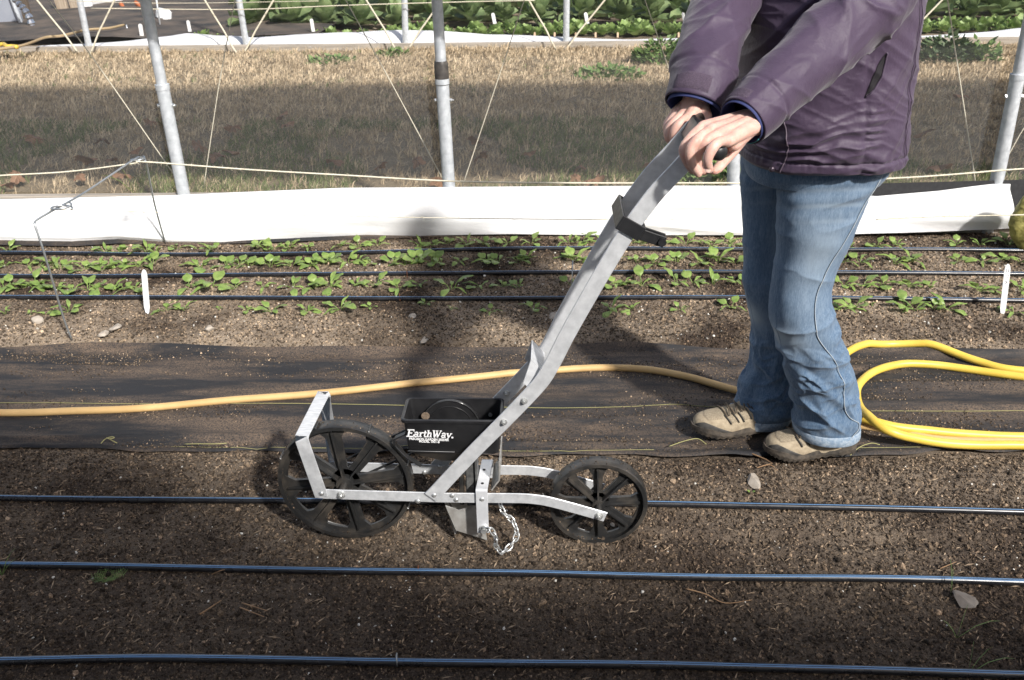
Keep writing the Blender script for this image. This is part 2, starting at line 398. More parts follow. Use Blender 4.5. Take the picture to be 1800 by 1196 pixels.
# pale chips (perlite, shell, wood) and slivers
V, F = join([clods('', 900, -2.1, 2.1, .78, 2.07, .0016, .0045, 2.5, ICO, None, mask=near_edge),
             clods('', 900, -2.4, 2.4, 2.75, 3.8, .002, .006, 2.5, ICO, None, mask=far_edge)])
o = link('pale_chips', raw_mesh('pale_chips', V, F, m_chip)); setp(o, 'small white and pale chips sprinkled over the dark soil', 'chips', kind='stuff')
def slivers(n, x0, x1, y0, y1, mask):
    X = rng.uniform(x0, x1, n); Y = rng.uniform(y0, y1, n); k = mask(X, Y); X, Y = X[k], Y[k]; n = len(X)
    Z = soil_z(X[None], Y[None])[0]+.004
    L = rng.uniform(.004, .016, n); A = rng.uniform(0, math.pi, n); d = np.stack([np.cos(A), np.sin(A), rng.uniform(-.3, .3, n)], -1)
    wv = np.stack([-np.sin(A), np.cos(A), 0*A], -1)*rng.uniform(.0006, .0016, (n, 1)); P = np.stack([X, Y, Z], -1)
    up = np.array([0, 0, .0012])
    V = np.stack([P-d*L[:, None], P+wv+up, P+d*L[:, None], P-wv], 1).reshape(-1, 3)
    F = (np.array([(0, 1, 2), (0, 2, 3), (0, 3, 1), (1, 3, 2)])[None]+(np.arange(n)*4)[:, None, None]).reshape(-1, 3); return V, F
V, F = join([slivers(3800, -2.1, 2.1, .78, 2.07, near_edge), slivers(2200, -2.4, 2.4, 2.75, 3.8, far_edge)])
m_sliv = M('wood_sliver', (.14, .095, .06), (.32, .24, .16), 90, .85, island=.4)
o = link('mulch_slivers', raw_mesh('mulch_slivers', V, F, m_sliv)); setp(o, 'thin brown straw and bark slivers lying on the soil', 'mulch', kind='stuff')

# individual stones
def stone(px, py, rx, ry, label, z=.004, h=.45, mat=m_stone):
    p = gr(px, py, z); s1 = rx/FPX*(p-cam.location).length; s2 = ry/FPX*(p-cam.location).length/.55
    n, m = 18, 10; V = []
    for i in range(m):
        ph = math.pi*i/(m-1)
        for j in range(n):
            a = 2*math.pi*j/n; V.append((math.sin(ph)*math.cos(a), math.sin(ph)*math.sin(a), math.cos(ph)))
    V = np.array(V); k = .62+.75*fbm(V*2.2+px, 3, int(px) % 50)
    V = V*k[:, None]; rs = random.Random(int(px*7+py))
    for _ in range(9):
        nn = np.array([rs.uniform(-1, 1), rs.uniform(-1, 1), rs.uniform(-.7, 1)]); nn /= np.linalg.norm(nn); dd = rs.uniform(.5, .8); t_ = np.clip(V@nn-dd, 0, None); V = V-nn*t_[:, None]*.95
    V = V*1.15*np.array([s1, s2, min(s1, s2)*h])
    o = link('stone', raw_mesh('stone', V, lathe_faces(n, m), mat, False), None, p); return setp(o, label, 'stone')
stone(1325, 844, 11, 13, 'pale beige stone on the soil just in front of the shoes')
stone(1695, 1056, 18, 10, 'large grey brown stone at the lower right between the drip lines', mat=M('grey_stone', (.12, .10, .085), (.19, .165, .14), 30, .85, bump=.4, bscale=80))
stone(977, 556, 10, 9, 'round tan stone on the far bed just left of the seeder handle')
stone(745, 597, 5, 8, 'small upright pale stone by the edge of the black ground cloth')
stone(182, 588, 7, 6, 'flat pale stone on the far bed right of the bent wire leg')
stone(67, 561, 11, 6, 'flat pale stone on the far bed left of the bent wire leg')
stone(204, 576, 9, 7, 'buff stone on the far bed beneath the white marker stake')
stone(725, 557, 6, 6, 'little buff stone below the drip line left of the lone plants')
stone(1077, 923, 4, 3, 'tiny pale pebble behind the small wheel on the near bed')
stone(368, 578, 9, 5, 'flat oblong pale stone on the far bed above the ground cloth')

# ------------------------------------------------------------------ woven ground cloth on the path
def cloth_mat():
    m = bpy.data.materials.new('woven_black_cloth'); m.use_nodes = True; nt = m.node_tree; b = nt.nodes['Principled BSDF']
    co = nd(nt, 'ShaderNodeNewGeometry').outputs['Position']
    wv = nd(nt, 'ShaderNodeTexWave', wave_type='BANDS', bands_direction='Y'); wv.inputs['Scale'].default_value = 190; wv.inputs['Distortion'].default_value = .4
    nt.links.new(co, wv.inputs[0])
    base = mixc(nt, noise(nt, co, 90, 4, .7), (.010, .010, .011), (.026, .026, .028))
    base = mixc(nt, ramp(nt, wv.outputs['Fac'], [(.3, 0.0), (.7, .35)]), base, (.045, .045, .048))
    dust = ramp(nt, noise(nt, co, 3.2, 6, .72, (.45, 2.6, 1)), [(.43, 0.0), (.62, 1.0)])
    fine = ramp(nt, noise(nt, co, 200, 4, .8), [(.40, 0.0), (.56, 1.0)])
    k = nd(nt, 'ShaderNodeMath', operation='MULTIPLY'); nt.links.new(dust, k.inputs[0]); nt.links.new(fine, k.inputs[1])
    col = mixc(nt, k.outputs[0], base, (.16, .115, .08))
    nt.links.new(col, b.inputs['Base Color']); b.inputs['Roughness'].default_value = .7; b.inputs['Specular IOR Level'].default_value = .3
    bn = nd(nt, 'ShaderNodeBump'); bn.inputs['Strength'].default_value = .5; bn.inputs['Distance'].default_value = .0015
    nt.links.new(noise(nt, co, 300, 3, .7), bn.inputs['Height']); nt.links.new(bn.outputs[0], b.inputs['Normal']); return m
m_cloth = cloth_mat()
nx, ny = 420, 90
CX = np.linspace(-3.2, 3.4, nx)[None].repeat(ny, 0); tt = (np.linspace(0, 1, ny))[:, None]
y0 = cloth_y(CX, ne)+.008*np.sin(CX*13)+.006*np.sin(CX*29+1); y1 = cloth_y(CX, fe)+.006*np.sin(CX*7)
CY = y0+(y1-y0)*tt
p = np.stack([CX.ravel()*1.2, CY.ravel()*9, 0*CX.ravel()], -1)
wr = (ridge(p, 21)**3*.014+fbm(p*2.3, 3, 22)*.008).reshape(CX.shape)
edge = np.exp(-((tt)/.02)**2)*.004-.01*np.exp(-((tt)/.006)**2)+np.exp(-((1-tt)/.03)**2)*.012
CZ = zbase(CX, CY)+.010+wr+edge
CZ = np.maximum(CZ, soil_z(CX, CY)+.002*(tt > .03))
def cloth_z(x, y):
    i = int(np.clip((x+3.2)/6.6*(nx-1), 0, nx-1)); col = CY[:, i]; return float(np.interp(y, col, CZ[:, i]))
o = link('ground_cloth', raw_mesh('ground_cloth', np.stack([CX, CY, CZ], -1).reshape(-1, 3), lathe_faces(nx, ny, False), m_cloth, True))
setp(o, 'black woven ground cloth dusted with soil on the path between the beds', 'ground cloth')
gcloth = o
def thread(pxs, r=.0010):
    P = []
    for a in pxs:
        q = gr(*a, 0); P.append((q.x, q.y, cloth_z(q.x, q.y)+.002))
    P = cat_rom(P, 14); P = [(x, y, cloth_z(x, y)+.0012) for x, y, z in P]
    MB().tube(P, r, 5).build('yellow_thread', m_ybrown, gcloth, True)
thread([(-60, 701), (300, 705), (600, 707), (900, 709), (1200, 711), (1500, 714), (1860, 718)])
thread([(300, 779), (700, 784), (900, 787), (1150, 785)], .0008)
thread([(1510, 782), (1600, 781), (1700, 781), (1860, 780)], .0008)
# frayed loops of yellow yarn on the cloth edge
def yarn(pts, label, r=.0014):
    P = [gr(x, y, 0) for x, y in pts]; P = [(q.x, q.y, max(cloth_z(q.x, q.y), 0)+.004+.012*math.sin(i/len(P)*3.1)) for i, q in enumerate(P)]
    o = MB().tube(cat_rom(P, 6), r, 5).build('yarn', m_ybrown, None, True, origin=P[0]); setp(o, label, 'yarn')
yarn([(1176, 787), (1200, 783), (1225, 780), (1241, 788)], 'frayed yellow yarn at the cloth edge left of the toe of the rear shoe')
yarn([(1494, 803), (1510, 793), (1530, 788), (1545, 789)], 'frayed yellow yarn behind the heel of the front shoe')
yarn([(178, 782), (186, 777), (198, 775), (203, 778), (194, 780), (190, 777), (207, 784)], 'yellow yarn curl on the cloth edge at the left')
yarn([(325, 783), (350, 787), (380, 789), (400, 786)], 'yellow yarn strand on the soil edge ahead of the big wheel')
# soil spilled on the cloth
def on_cloth(n, smin, smax, seed):
    X = rng.uniform(-2.0, 2.1, n); Y = rng.uniform(2.08, 2.72, n)
    q = np.stack([X*2.0, Y*9, 0*X], -1); k = (fbm(q, 4, seed) > .52+.1*rng.random(n)); X, Y = X[k], Y[k]
    ii = np.clip(((X+3.2)/6.6*(nx-1)).astype(int), 0, nx-1); yy0 = CY[0, ii]; yy1 = CY[-1, ii]; k = (Y > yy0+.01) & (Y < yy1-.01)
    X, Y, ii, yy0, yy1 = X[k], Y[k], ii[k], yy0[k], yy1[k]
    jj = np.clip(((Y-yy0)/(yy1-yy0)*(ny-1)).astype(int), 0, ny-1); Z = CZ[jj, ii]+.001
    s = smin+(smax-smin)*rng.random(len(X))**3
    return scatter(np.stack([X, Y, Z], -1), s[:, None]*rng.uniform(.4, 1, (len(X), 3)), OCT_V, OCT_F, .3)
V, F = join([on_cloth(60000, .0010, .0045, 31), on_cloth(30000, .001, .005, 77)])
o = link('spilled_soil', raw_mesh('spilled_soil', V, F, m_clod)); setp(o, 'crumbs of soil spilled in streaks across the black ground cloth', 'soil', kind='stuff')

# ------------------------------------------------------------------ drip lines
def zs(x, y, dz): return float(soil_z(np.array([[x]]), np.array([[y]]))[0, 0])+dz
def zb(x, y): return float(zbase(np.array([[x]]), np.array([[y]]))[0, 0])
def drip(pts, label, r, stripes, group):
    P = [gr(x, y, .010) for x, y in pts]; P = cat_rom(P, 16)
    P = [Vector((q[0], q[1], zb(q[0], q[1])+r*.95+.003)) for q in P]
    for _ in range(60):
        zz = [p_.z for p_ in P]
        for i in range(1, len(P)-1): P[i].z = (zz[i-1]+2*zz[i]+zz[i+1])/4
    o = empty('drip_line', (P[len(P)//2].x, P[len(P)//2].y, 0), label, 'drip line', group)
    MB().tube(P, r, 18, upv=Vector((0, 0, 1))).build('tube', m_drip, o, True)
    for a in stripes:
        # printed stripe doubling as a painted highlight: a thin skin on the tube
        mb = MB(); V = []
        for i, q in enumerate(P):
            t = (P[min(i+1, len(P)-1)]-P[max(i-1, 0)]).normalized(); up = Vector((0, 0, 1)); up = (up-t*up.dot(t)).normalized(); b = t.cross(up)
            for e in (-.12, .12): V.append(q+(b*math.sin(a+e)+up*math.cos(a+e))*(r*1.035))
        mb.add(V, [(2*i, 2*i+1, 2*i+3, 2*i+2) for i in range(len(P)-1)]).build('blue_stripe_glint', m_blue_glint, o, True)
    return o
gN, gF = 'drip lines on the near bed', 'drip lines on the far bed'
# b = t x up points toward -Y for t=+X, so positive angles lean to the camera
drip([(-1100, 862), (-700, 865), (-300, 869), (0, 873), (300, 875), (500, 878), (800, 883), (1139, 886), (1450, 893), (1800, 903), (2100, 911), (3000, 938)], 'black drip line running behind the seeder wheels', .0085, [.25], gN)
drip([(-1100, 978), (-700, 981), (-300, 986), (0, 990), (300, 996), (600, 1002), (900, 1007), (1200, 1011), (1500, 1014), (1800, 1020), (2100, 1025), (3000, 1046)], 'middle drip line of the near bed, just in front of the wheels', .0087, [.15, .55], gN)
drip([(-1100, 1166), (-700, 1164), (-300, 1161), (0, 1158), (250, 1156), (600, 1158), (900, 1163), (1200, 1166), (1500, 1173), (1800, 1183), (2100, 1190), (3000, 1216)], 'nearest black drip line with blue stripes along the bottom of the photo', .0088, [.1, .5], gN)
drip([(-1100, 521), (0, 523), (600, 523.5), (1200, 524), (1800, 529), (2100, 532), (3000, 540)], 'far bed drip line nearest the ground cloth, behind the white stakes', .0085, [.2], gF)
drip([(-1100, 486), (0, 485), (300, 484), (600, 482), (900, 479), (1200, 480), (1800, 483), (2100, 485), (3000, 490)], 'middle drip line of the far bed among the seedlings', .0085, [.2], gF)
drip([(-1100, 442), (0, 444), (300, 447), (600, 445), (900, 441), (1300, 440), (1500, 442), (1800, 444), (2100, 446), (3000, 452)], 'far bed drip line closest to the white sheet', .0085, [.2], gF)
def pin(px, py, label, h=16, mat=m_rust):
    a = gr(px, py-h*.5, .018); b = gr(px+1, py+h*.6, .002)
    o = MB().tube([a+Vector((0, .006, -.02)), a+Vector((0, .002, 0)), (a+b)/2+Vector((0, 0, .010)), b], .0016, 6).build('wire_pin', mat, None, True, origin=b); setp(o, label, 'wire pin', 'rusty pins over the drip lines')
pin(735, 1003, 'rusty wire pin over the middle near drip line')
pin(697, 1160, 'dull wire pin over the nearest drip line', 20, m_wire)
pin(702, 522, 'rusty pin on the far bed drip line nearest the ground cloth', 12)
pin(715, 482, 'rusty pin on the middle far drip line', 12)
pin(737, 443, 'rusty pin on the drip line beside the white sheet', 10)
pin(1749, 479, 'rusty ring on the middle far drip line near the written stake', 12)

# ------------------------------------------------------------------ boards, white sheet, posts (near tunnel wall)
YP = 3.85
def board(p0, p1, top0, top1, thick, zbot, label):
    mb = MB(); n = 24; V = []
    for i in range(n):
        t = i/(n-1); x = p0[0]+(p1[0]-p0[0])*t; y = p0[1]+(p1[1]-p0[1])*t; z = top0+(top1-top0)*t
        k = .003*math.sin(i*1.7)
        V += [(x, y-thick/2+k, zbot), (x, y-thick/2+k, z-.004), (x, y-thick/2+.004+k, z), (x, y+thick/2-.004, z), (x, y+thick/2, z-.004), (x, y+thick/2, zbot)]
    F = [(6*i+k, 6*i+(k+1) % 6, 6*i+6+(k+1) % 6, 6*i+6+k) for i in range(n-1) for k in range(6)]
    F += [tuple(range(6)), tuple(range(6*n-6, 6*n))[::-1]]
    o = mb.add(V, F).build('board', m_board, None, origin=((p0[0]+p1[0])/2, p0[1], 0)); return setp(o, label, 'board')
bt = [at(x, y, 3.86).z for x, y in ((0, 342), (300, 338), (900, 334), (1540, 319), (1790, 314))]
board((-3.6, 3.86), (.55, 3.86), bt[0]-.01, bt[2], .04, -.05, 'weathered grey base board behind the left half of the white sheet')
board((.553, 3.862), (3.6, 3.862), bt[2]+.002, bt[4]+.01, .04, -.05, 'weathered grey base board at the foot of the right hand posts')
# dark gap below the board at right, painted as a black strip
P = [at(x, y, 3.83) for x, y in ((1530, 323), (1800, 316), (2100, 312))]; mb = MB()
mb.add([p+Vector((0, 0, 0)) for p in P]+[p+Vector((0, -.03, -.20)) for p in P], [(0, 1, 4, 3), (1, 2, 5, 4)])
setp(mb.build('dark_band', M('dark_gap', (.018, .018, .02), (.03, .03, .032), 60, .9), None, True, origin=P[1]), 'black strip painted for the dark gap above the white sheet at the right', 'gap strip')
top = [(-400, 358), (0, 351), (150, 348), (300, 345), (450, 338), (600, 331), (760, 329), (1000, 328), (1150, 326), (1300, 326), (1420, 336), (1540, 345), (1650, 336), (1745, 324), (1775, 324)]
bot = [(-400, 430), (0, 428), (130, 430), (210, 425), (300, 429), (450, 424), (600, 419), (760, 414), (900, 411), (1100, 414), (1300, 412), (1450, 410), (1540, 408), (1650, 406), (1745, 403), (1782, 400)]
n = 360; mrow = 26
pxs = np.linspace(-380, 1776, n)
tp = np.interp(pxs, *zip(*top)); bp = np.interp(pxs, *zip(*bot)); V = np.zeros((mrow, n, 3))
for j, x in enumerate(pxs):
    b = gr(x, bp[j]+1, .004); b = at(x, bp[j]+1, min(b.y, 3.78)); T_ = at(x, tp[j], 3.815)
    for i in range(mrow):
        t = i/(mrow-1); q = b.lerp(T_, t); bulge = -.035*math.sin(math.pi*min(1, t*1.15))*(.6+.4*math.sin(x*.004))
        V[i, j] = (q.x, q.y+bulge, q.z)
f = V.reshape(-1, 3); q = np.stack([f[:, 0]*1.0+f[:, 2]*2.5, f[:, 2]*11, f[:, 0]*0], -1)
dz = (ridge(q, 41)**4*.012+(fbm(q*.8, 3, 42)-.5)*.03).reshape(mrow, n); V[:, :, 1] -= dz
V = V.reshape(-1, 3)
# back side gives the sheet thickness (folded cloth)
Vb = V.copy(); Vb[:, 1] += .006
F = np.concatenate([lathe_faces(n, mrow, False), lathe_faces(n, mrow, False, len(V))[:, ::-1]])
i = np.arange(n-1); rimf = np.stack([(mrow-1)*n+i, (mrow-1)*n+i+1, (mrow-1)*n+i+1+len(V), (mrow-1)*n+i+len(V)], -1)
o = link('white_sheet', raw_mesh('white_sheet', np.concatenate([V, Vb]), np.concatenate([F, rimf]), m_white, True))
setp(o, 'long folded white fabric sheet hung along the base board behind the seedlings', 'sheet')
# dark strip under it
P = [gr(x, y+2, .006) for x, y in bot if x < 1500]; mb = MB(); V = []
for p_ in P: V += [p_+Vector((0, -.008, 0)), p_+Vector((0, .02, .018))]
setp(mb.add(V, [(2*i, 2*i+2, 2*i+3, 2*i+1) for i in range(len(P)-1)]).build('edge_strip', m_cloth, None, origin=P[0]), 'thin black strip under the hem of the white sheet', 'strip')

posts = [((255, 0), (322, 336), 'left galvanised tunnel post standing behind the wire hoop'), ((768, 0), (789, 326), 'middle galvanised tunnel post with black tape at its joint'),
         ((1292, 60), (1289, 318), 'galvanised tunnel post half hidden behind the hands and jacket'), ((1812, 20), (1752, 318), 'leaning galvanised tunnel post at the right edge')]
for k, (a, b, lab) in enumerate(posts):
    B = at(b[0], b[1], YP); A = at(a[0], a[1], YP); d = (A-B).normalized(); base = B-d*(B.z+.05)/d.z
    o = empty('tunnel_post', base, lab, 'tunnel post', 'tunnel posts along the near wall')
    jy = {0: 150, 1: 140, 2: 130, 3: 132}[k]
    J = at(a[0]+(b[0]-a[0])*(jy-a[1])/(b[1]-a[1]), jy, YP); top_ = J+d*1.1
    MB().cyl(base, J, .0275, 24).build('lower_tube', m_galv, o, True, 40)
    MB().tube([J-d*.005, top_], .0225, 24).build('upper_tube', m_galv, o, True, 40)
    MB().tube([J+d*.004, J-d*.018], .0300, 24).build('collar', m_galv, o, True, 40)
    if k in (1, 2):
        MB().tube([J+d*.075, J+d*.06, J-d*.02], [.0250, .0295, .0300], 24).build('tape_wrap', M('black_tape', (.03, .028, .028), (.09, .08, .07), 30, .4), o, True, 40)
    c = J-d*.085; s_ = -1 if k == 3 else 1
    MB().cyl(c-Vector((.036, 0, 0)), c+Vector((.044, 0, 0)), .004, 8).cyl(c-Vector((.036, 0, 0)), c-Vector((.030, 0, 0)), .008, 6).cyl(c+Vector((.029, 0, 0)), c+Vector((.036, 0, 0)), .008, 6).build('bolt', m_zinc, o)
# lacing cords outside the wall
def cord(pts, Y, r, label, mat=m_cord, cat='cord', group=None, sag=0, name='cord'):
    P = [at(x, y, Y) if len((x, y)) == 2 else None for x, y in pts]
    Q = cat_rom(P, 8) if len(P) > 2 else [P[0].lerp(P[1], i/12) for i in range(13)]
    Q = [Vector(q)+Vector((0, .0, -sag*4*(i/(len(Q)-1))*(1-i/(len(Q)-1)))) for i, q in enumerate(Q)]
    o = MB().tube(Q, r, 6).build(name, mat, None, True, origin=Q[0]); return setp(o, label, cat, group)
g = 'slanting lacing cords on the near wall'
cord([(78, -10), (165, 105), (318, 325)], 3.97, .0023, 'grey cord slanting down to the foot of the left post', group=g)
cord([(415, -10), (385, 150), (358, 330)], 3.97, .0021, 'thin cord dropping just right of the left post', group=g)
cord([(602, -10), (690, 150), (782, 322)], 3.97, .0023, 'cord slanting down to the foot of the middle post from the left', group=g)
cord([(925, -10), (872, 150), (812, 330)], 3.97, .0023, 'cord slanting down to the foot of the middle post from the right', group=g)
cord([(1130, -10), (1165, 90), (1198, 190), (1240, 330)], 3.97, .0023, 'cord passing behind the far sleeve', group=g)
cord([(1664, -10), (1690, 160), (1716, 330)], 3.97, .0025, 'cord dropping between the jacket and the right post', group=g)
cord([(1830, 190), (1800, 225), (1758, 300)], 3.97, .0023, 'short cord meeting the right post near its foot', group=g)

# twines through the hoops
tw = [(-300, 325), (0, 309), (120, 302), (232, 288), (256, 285), (430, 298), (600, 308), (800, 319), (1000, 322), (1300, 322)]
def twine(pts, Y, label, r=.0032):
    P = cat_rom([at(x, y, Y) for x, y in pts], 14); mb = MB().tube(P, r, 6)
    for _ in range(160):      # stray fibres
        q = Vector(P[random.randrange(len(P))]); d = Vector((random.uniform(-1, 1), random.uniform(-.5, .5), random.uniform(-.6, 1))).normalized()*random.uniform(.005, .016)
        mb.tube([q, q+d*.5+Vector((.002, 0, 0)), q+d], [.0006, .0005, .0003], 3, caps=False)
    o = mb.build('twine', m_twine, None, True, origin=P[0]); setp(o, label, 'twine')
twine(tw, 3.35, 'upper cream twine threaded through the top loop of the wire hoop')
twine([(1545, 315), (1620, 311), (1700, 305), (1800, 297), (2100, 280)], 3.35, 'cream twine to the right of the jacket crossing the right post')
twine([(-300, 375), (0, 372), (108, 369), (300, 374), (600, 380), (900, 385), (1300, 387)], 3.2, 'lower thin twine crossing in front of the white sheet', .0016)
twine([(1540, 386), (1620, 382), (1700, 380), (1800, 378), (2100, 374)], 3.3, 'lower twine at the right reaching the yellow sack', .0022)

# wire hoop
ho = [gr(126, 596, 0)]
hY = ho[0].y
front = [at(126, 597, hY), at(112, 560, hY+.0), at(94, 500, hY+.0), at(76, 440, hY), at(62, 398, hY+.01), at(61, 392, hY+.02), at(66, 386, hY+.04), at(95, 369, hY+.12), at(150, 338, hY+.35), at(232, 283, 3.36), at(247, 277, 3.42), at(255, 280, 3.48), at(260, 300, 3.52), at(272, 360, 3.60)]
bk = gr(292, 432, 0); front += [bk]
P = cat_rom(front, 6); mb = MB().tube(P, .0036, 8)
for (cx, cy, Y, rr) in ((109, 368, hY+.12, .033), (243, 284, 3.38, .026)):
    c = at(cx, cy, Y); mb.tube([c+Vector((rr*math.cos(a), rr*.9*math.sin(a), .002*a)) for a in np.linspace(0, 2*math.pi*1.15, 30)], .0034, 8)
setp(mb.build('wire_hoop', m_wire, None, True, origin=ho[0]), 'bent grey wire hoop with two coiled loops standing over the far bed', 'wire hoop')
a = gr(1004, 545, 0)
setp(MB().tube([a, at(1005, 500, a.y), at(1007, 458, a.y)], .0022, 6).build('wire_stake', m_wire, None, True, origin=a), 'short thin straight wire stake just left of the seeder handle', 'wire stake')

# plant markers
def marker(px0, py0, px1, py1, wpx, label, text=False, group=None, mat=m_mark, rnd=True, Y=None):
    b = gr(px0, py0, 0) if Y is None else at(px0, py0, Y); t = at(px1, py1, b.y+.01); L = (t-b); wd = wpx/FPX*((b-cam.location).dot(Vector(_fw)))
    X = Vector((1, 0, 0)); u = L.normalized(); X = (X-u*X.dot(u)).normalized(); N = X.cross(u)
    out = []
    out += [(-.5, -.0), (.5, -.0)]
    if Y is None: out = [(-.15, -.12), (.15, -.12), (.5, .12), (.5, .85)]
    else: out = [(-.5, 0), (.5, 0), (.5, .85)]
    out += [(.5*math.cos(q), .85+.15*math.sin(q)) for q in np.linspace(.3, math.pi-.3, 7)]+[(-.5, .85)]
    if Y is None: out.append((-.5, .12))
    V = [b+X*(x*wd)+u*(y*L.length)+N*s*.0012 for s in (-1, 1) for x, y in out]; m = len(out)
    F = [tuple(range(m)), tuple(range(m, 2*m))[::-1]]+[(k, k+m, (k+1) % m+m, (k+1) % m) for k in range(m)]
    o = MB().add(V, F).build('plant_marker', mat, None, origin=b); setp(o, label, 'plant marker', group)
    return o, b, X, u, N, L.length, wd
marker(259, 549, 253, 474, 10, 'blank white plant marker stake on the left of the far bed')
o, b, X, u, N, L, wd = marker(1762, 551, 1772, 464, 10, 'white plant marker stake with handwriting near the right edge')
mb = MB(); Nn = -N if N.y > 0 else N
def strk(x0, y0, x1, y1):
    p0 = b+X*(x0*wd)+u*(y0*L)+Nn*.0016; p1 = b+X*(x1*wd)+u*(y1*L)+Nn*.0016; mb.tube([p0, p1], .0007, 4)
for s in ((-.2, .84, .2, .84), (-.2, .84, -.2, .90), (.2, .84, .2, .9), (-.22, .78, .22, .78), (.22, .78, .22, .72), (.22, .72, -.2, .71), (-.25, .60, .2, .63), (.2, .63, -.22, .67), (0, .61, 0, .65)): strk(*s)
mb.build('handwriting', m_ink, o)

# ------------------------------------------------------------------ hoses
def hose(pts, r, mat, label, flat=1.0, z0=.0):
    P = []
    for q in pts:
        x, y = q[0], q[1]; dz = q[2] if len(q) > 2 else 0
        g_ = gr(x, y, r+dz); P.append((g_.x, g_.y, r+dz))
    P = cat_rom(P, 12); Q = []
    for x, y, z in P:
        base = cloth_z(x, y) if 2.1 < y < 2.74 else zb(x, y)+.004
        Q.append((x, y, base+z-.003))
    Q = np.array(Q)
    zz = Q[:, 2].copy()
    for _ in range(120): zz[1:-1] = np.maximum(zz[1:-1], (zz[:-2]+zz[2:])/2*1.0)*.5+zz[1:-1]*.5
    Q[:, 2] = zz
    o = MB().tube(Q, r, 20, flat=flat).build('hose', mat, None, True, origin=Q[0]); return setp(o, label, 'hose')
hose([(-200, 713), (0, 718), (120, 716), (250, 711), (400, 698), (550, 688), (700, 674), (850, 659), (950, 649), (1040, 643), (1120, 646), (1200, 658), (1300, 683), (1400, 710), (1440, 723), (1500, 738), (1560, 750), (1650, 767), (1800, 771), (2000, 768), (2700, 752)], .0118, m_those,
     'long tan garden hose snaking along the black ground cloth behind the seeder', .93)
hose([(2700, 690), (2000, 655), (1800, 645), (1720, 629), (1640, 608), (1580, 600), (1540, 603), (1500, 613), (1472, 632, .005), (1460, 662, .012), (1466, 695, .012), (1500, 722, .022), (1560, 743, .020), (1640, 755, .003), (1720, 760), (1800, 763), (2000, 765), (2700, 742)], .0125, m_yhose,
     'outer loop of bright yellow hose passing behind the jeans')
hose([(2700, 712), (2050, 690), (1900, 674), (1800, 659), (1700, 642), (1640, 635), (1580, 636), (1535, 650), (1509, 675, .01), (1509, 702, .03), (1528, 728, .052), (1565, 750, .05), (1620, 767, .02), (1700, 777), (1800, 778), (2000, 778), (2700, 765)], .0125, m_yhose,
     'inner loop of bright yellow hose curving round just right of the jeans')

# ------------------------------------------------------------------ seedlings (each leaf a part)
def leaf_mesh(name, L, W, cup, droop, stalk, mat, k=7, segs=6, fold=.16):
    """petiole + blade along +X, rising"""
    V = []; F = []
    for i in range(segs+1):
        t = i/segs; wdt = W*math.sin(math.pi*min(1, t*.93+.05))**.75*(1-.15*t)
        x = stalk+L*t; z = droop*(t*t)*L*-1+.0
        for j in range(5):
            s_ = (j-2)/2; V.append((x, s_*wdt, z+abs(s_)*wdt*fold-cup*s_*s_*W+.0015*math.sin(9*t+3*s_)))
    for i in range(segs):
        for j in range(4): a = i*5+j; F.append((a, a+5, a+6, a+1))
    o = len(V)
    for i in range(5):
        t = i/4; x = stalk*1.15*t; z = -.35*stalk*(1-t)**2*1.2
        r = .0011
        for a in range(4): V.append((x, r*math.cos(a*math.pi/2), z+r*math.sin(a*math.pi/2)))
    for i in range(4):
        for a in range(4): F.append((o+i*4+a, o+i*4+(a+1) % 4, o+i*4+4+(a+1) % 4, o+i*4+4+a))
    me = bpy.data.meshes.new(name); me.from_pydata(V, [], F); me.materials.append(mat); me.polygons.foreach_set('use_smooth', [True]*len(F)); me.update(); return me
lv = [leaf_mesh('leaf', .032, .0150, .15, .25, .020, m_leaf), leaf_mesh('leaf', .027, .0145, .1, .1, .016, m_leaf),
      leaf_mesh('leaf', .038, .0130, .2, .5, .024, m_leaf), leaf_mesh('leaf', .038, .0055, .0, .6, .012, m_leaf), leaf_mesh('leaf', .020, .009, .1, .1, .008, m_leaf)]
def make_seedling(kind, label, group):
    o = empty('spinach_seedling', (0, 0, 0), label, 'seedling', group); r = random.Random(kind)
    n = r.choice([4, 5, 5, 6]); a0 = r.uniform(0, 6)
    for i in range(n):
        m = lv[r.choice([0, 0, 1, 2, 1, 4]) if i < n-2 else 3]
        l = link('leaf', m, o, (0, 0, .004)); a = a0+i*2.4+r.uniform(-.4, .4)
        el = r.uniform(.12, .80) if m is not lv[3] else r.uniform(.15, 1.0)
        l.rotation_euler = (r.uniform(-.35, .35), -el, a); s_ = r.uniform(.8, 1.2); l.scale = (s_, s_, s_)
    return o
def copy_tree(o, parent=None):
    c = o.copy(); C.objects.link(c); c.parent = parent
    for ch in o.children: copy_tree(ch, c)
    return c
rowL = ['small spinach seedling in the back row against the white sheet', 'spinach seedling in the second row from the white sheet between drip lines',
        'spinach seedling in the third row from the white sheet between drip lines', 'spinach seedling in the front row beside the ground cloth']
rowG = ['seedlings in the back row', 'seedlings in the second row', 'seedlings in the third row', 'seedlings in the front row']
A = lambda L: [(x*.3344, 400+y*.3344) for x, y in L]
B_ = lambda L: [(500+x/3, 400+y/3) for x, y in L]
R_ = lambda L: [(1400+x*.502, y*.502) for x, y in L]
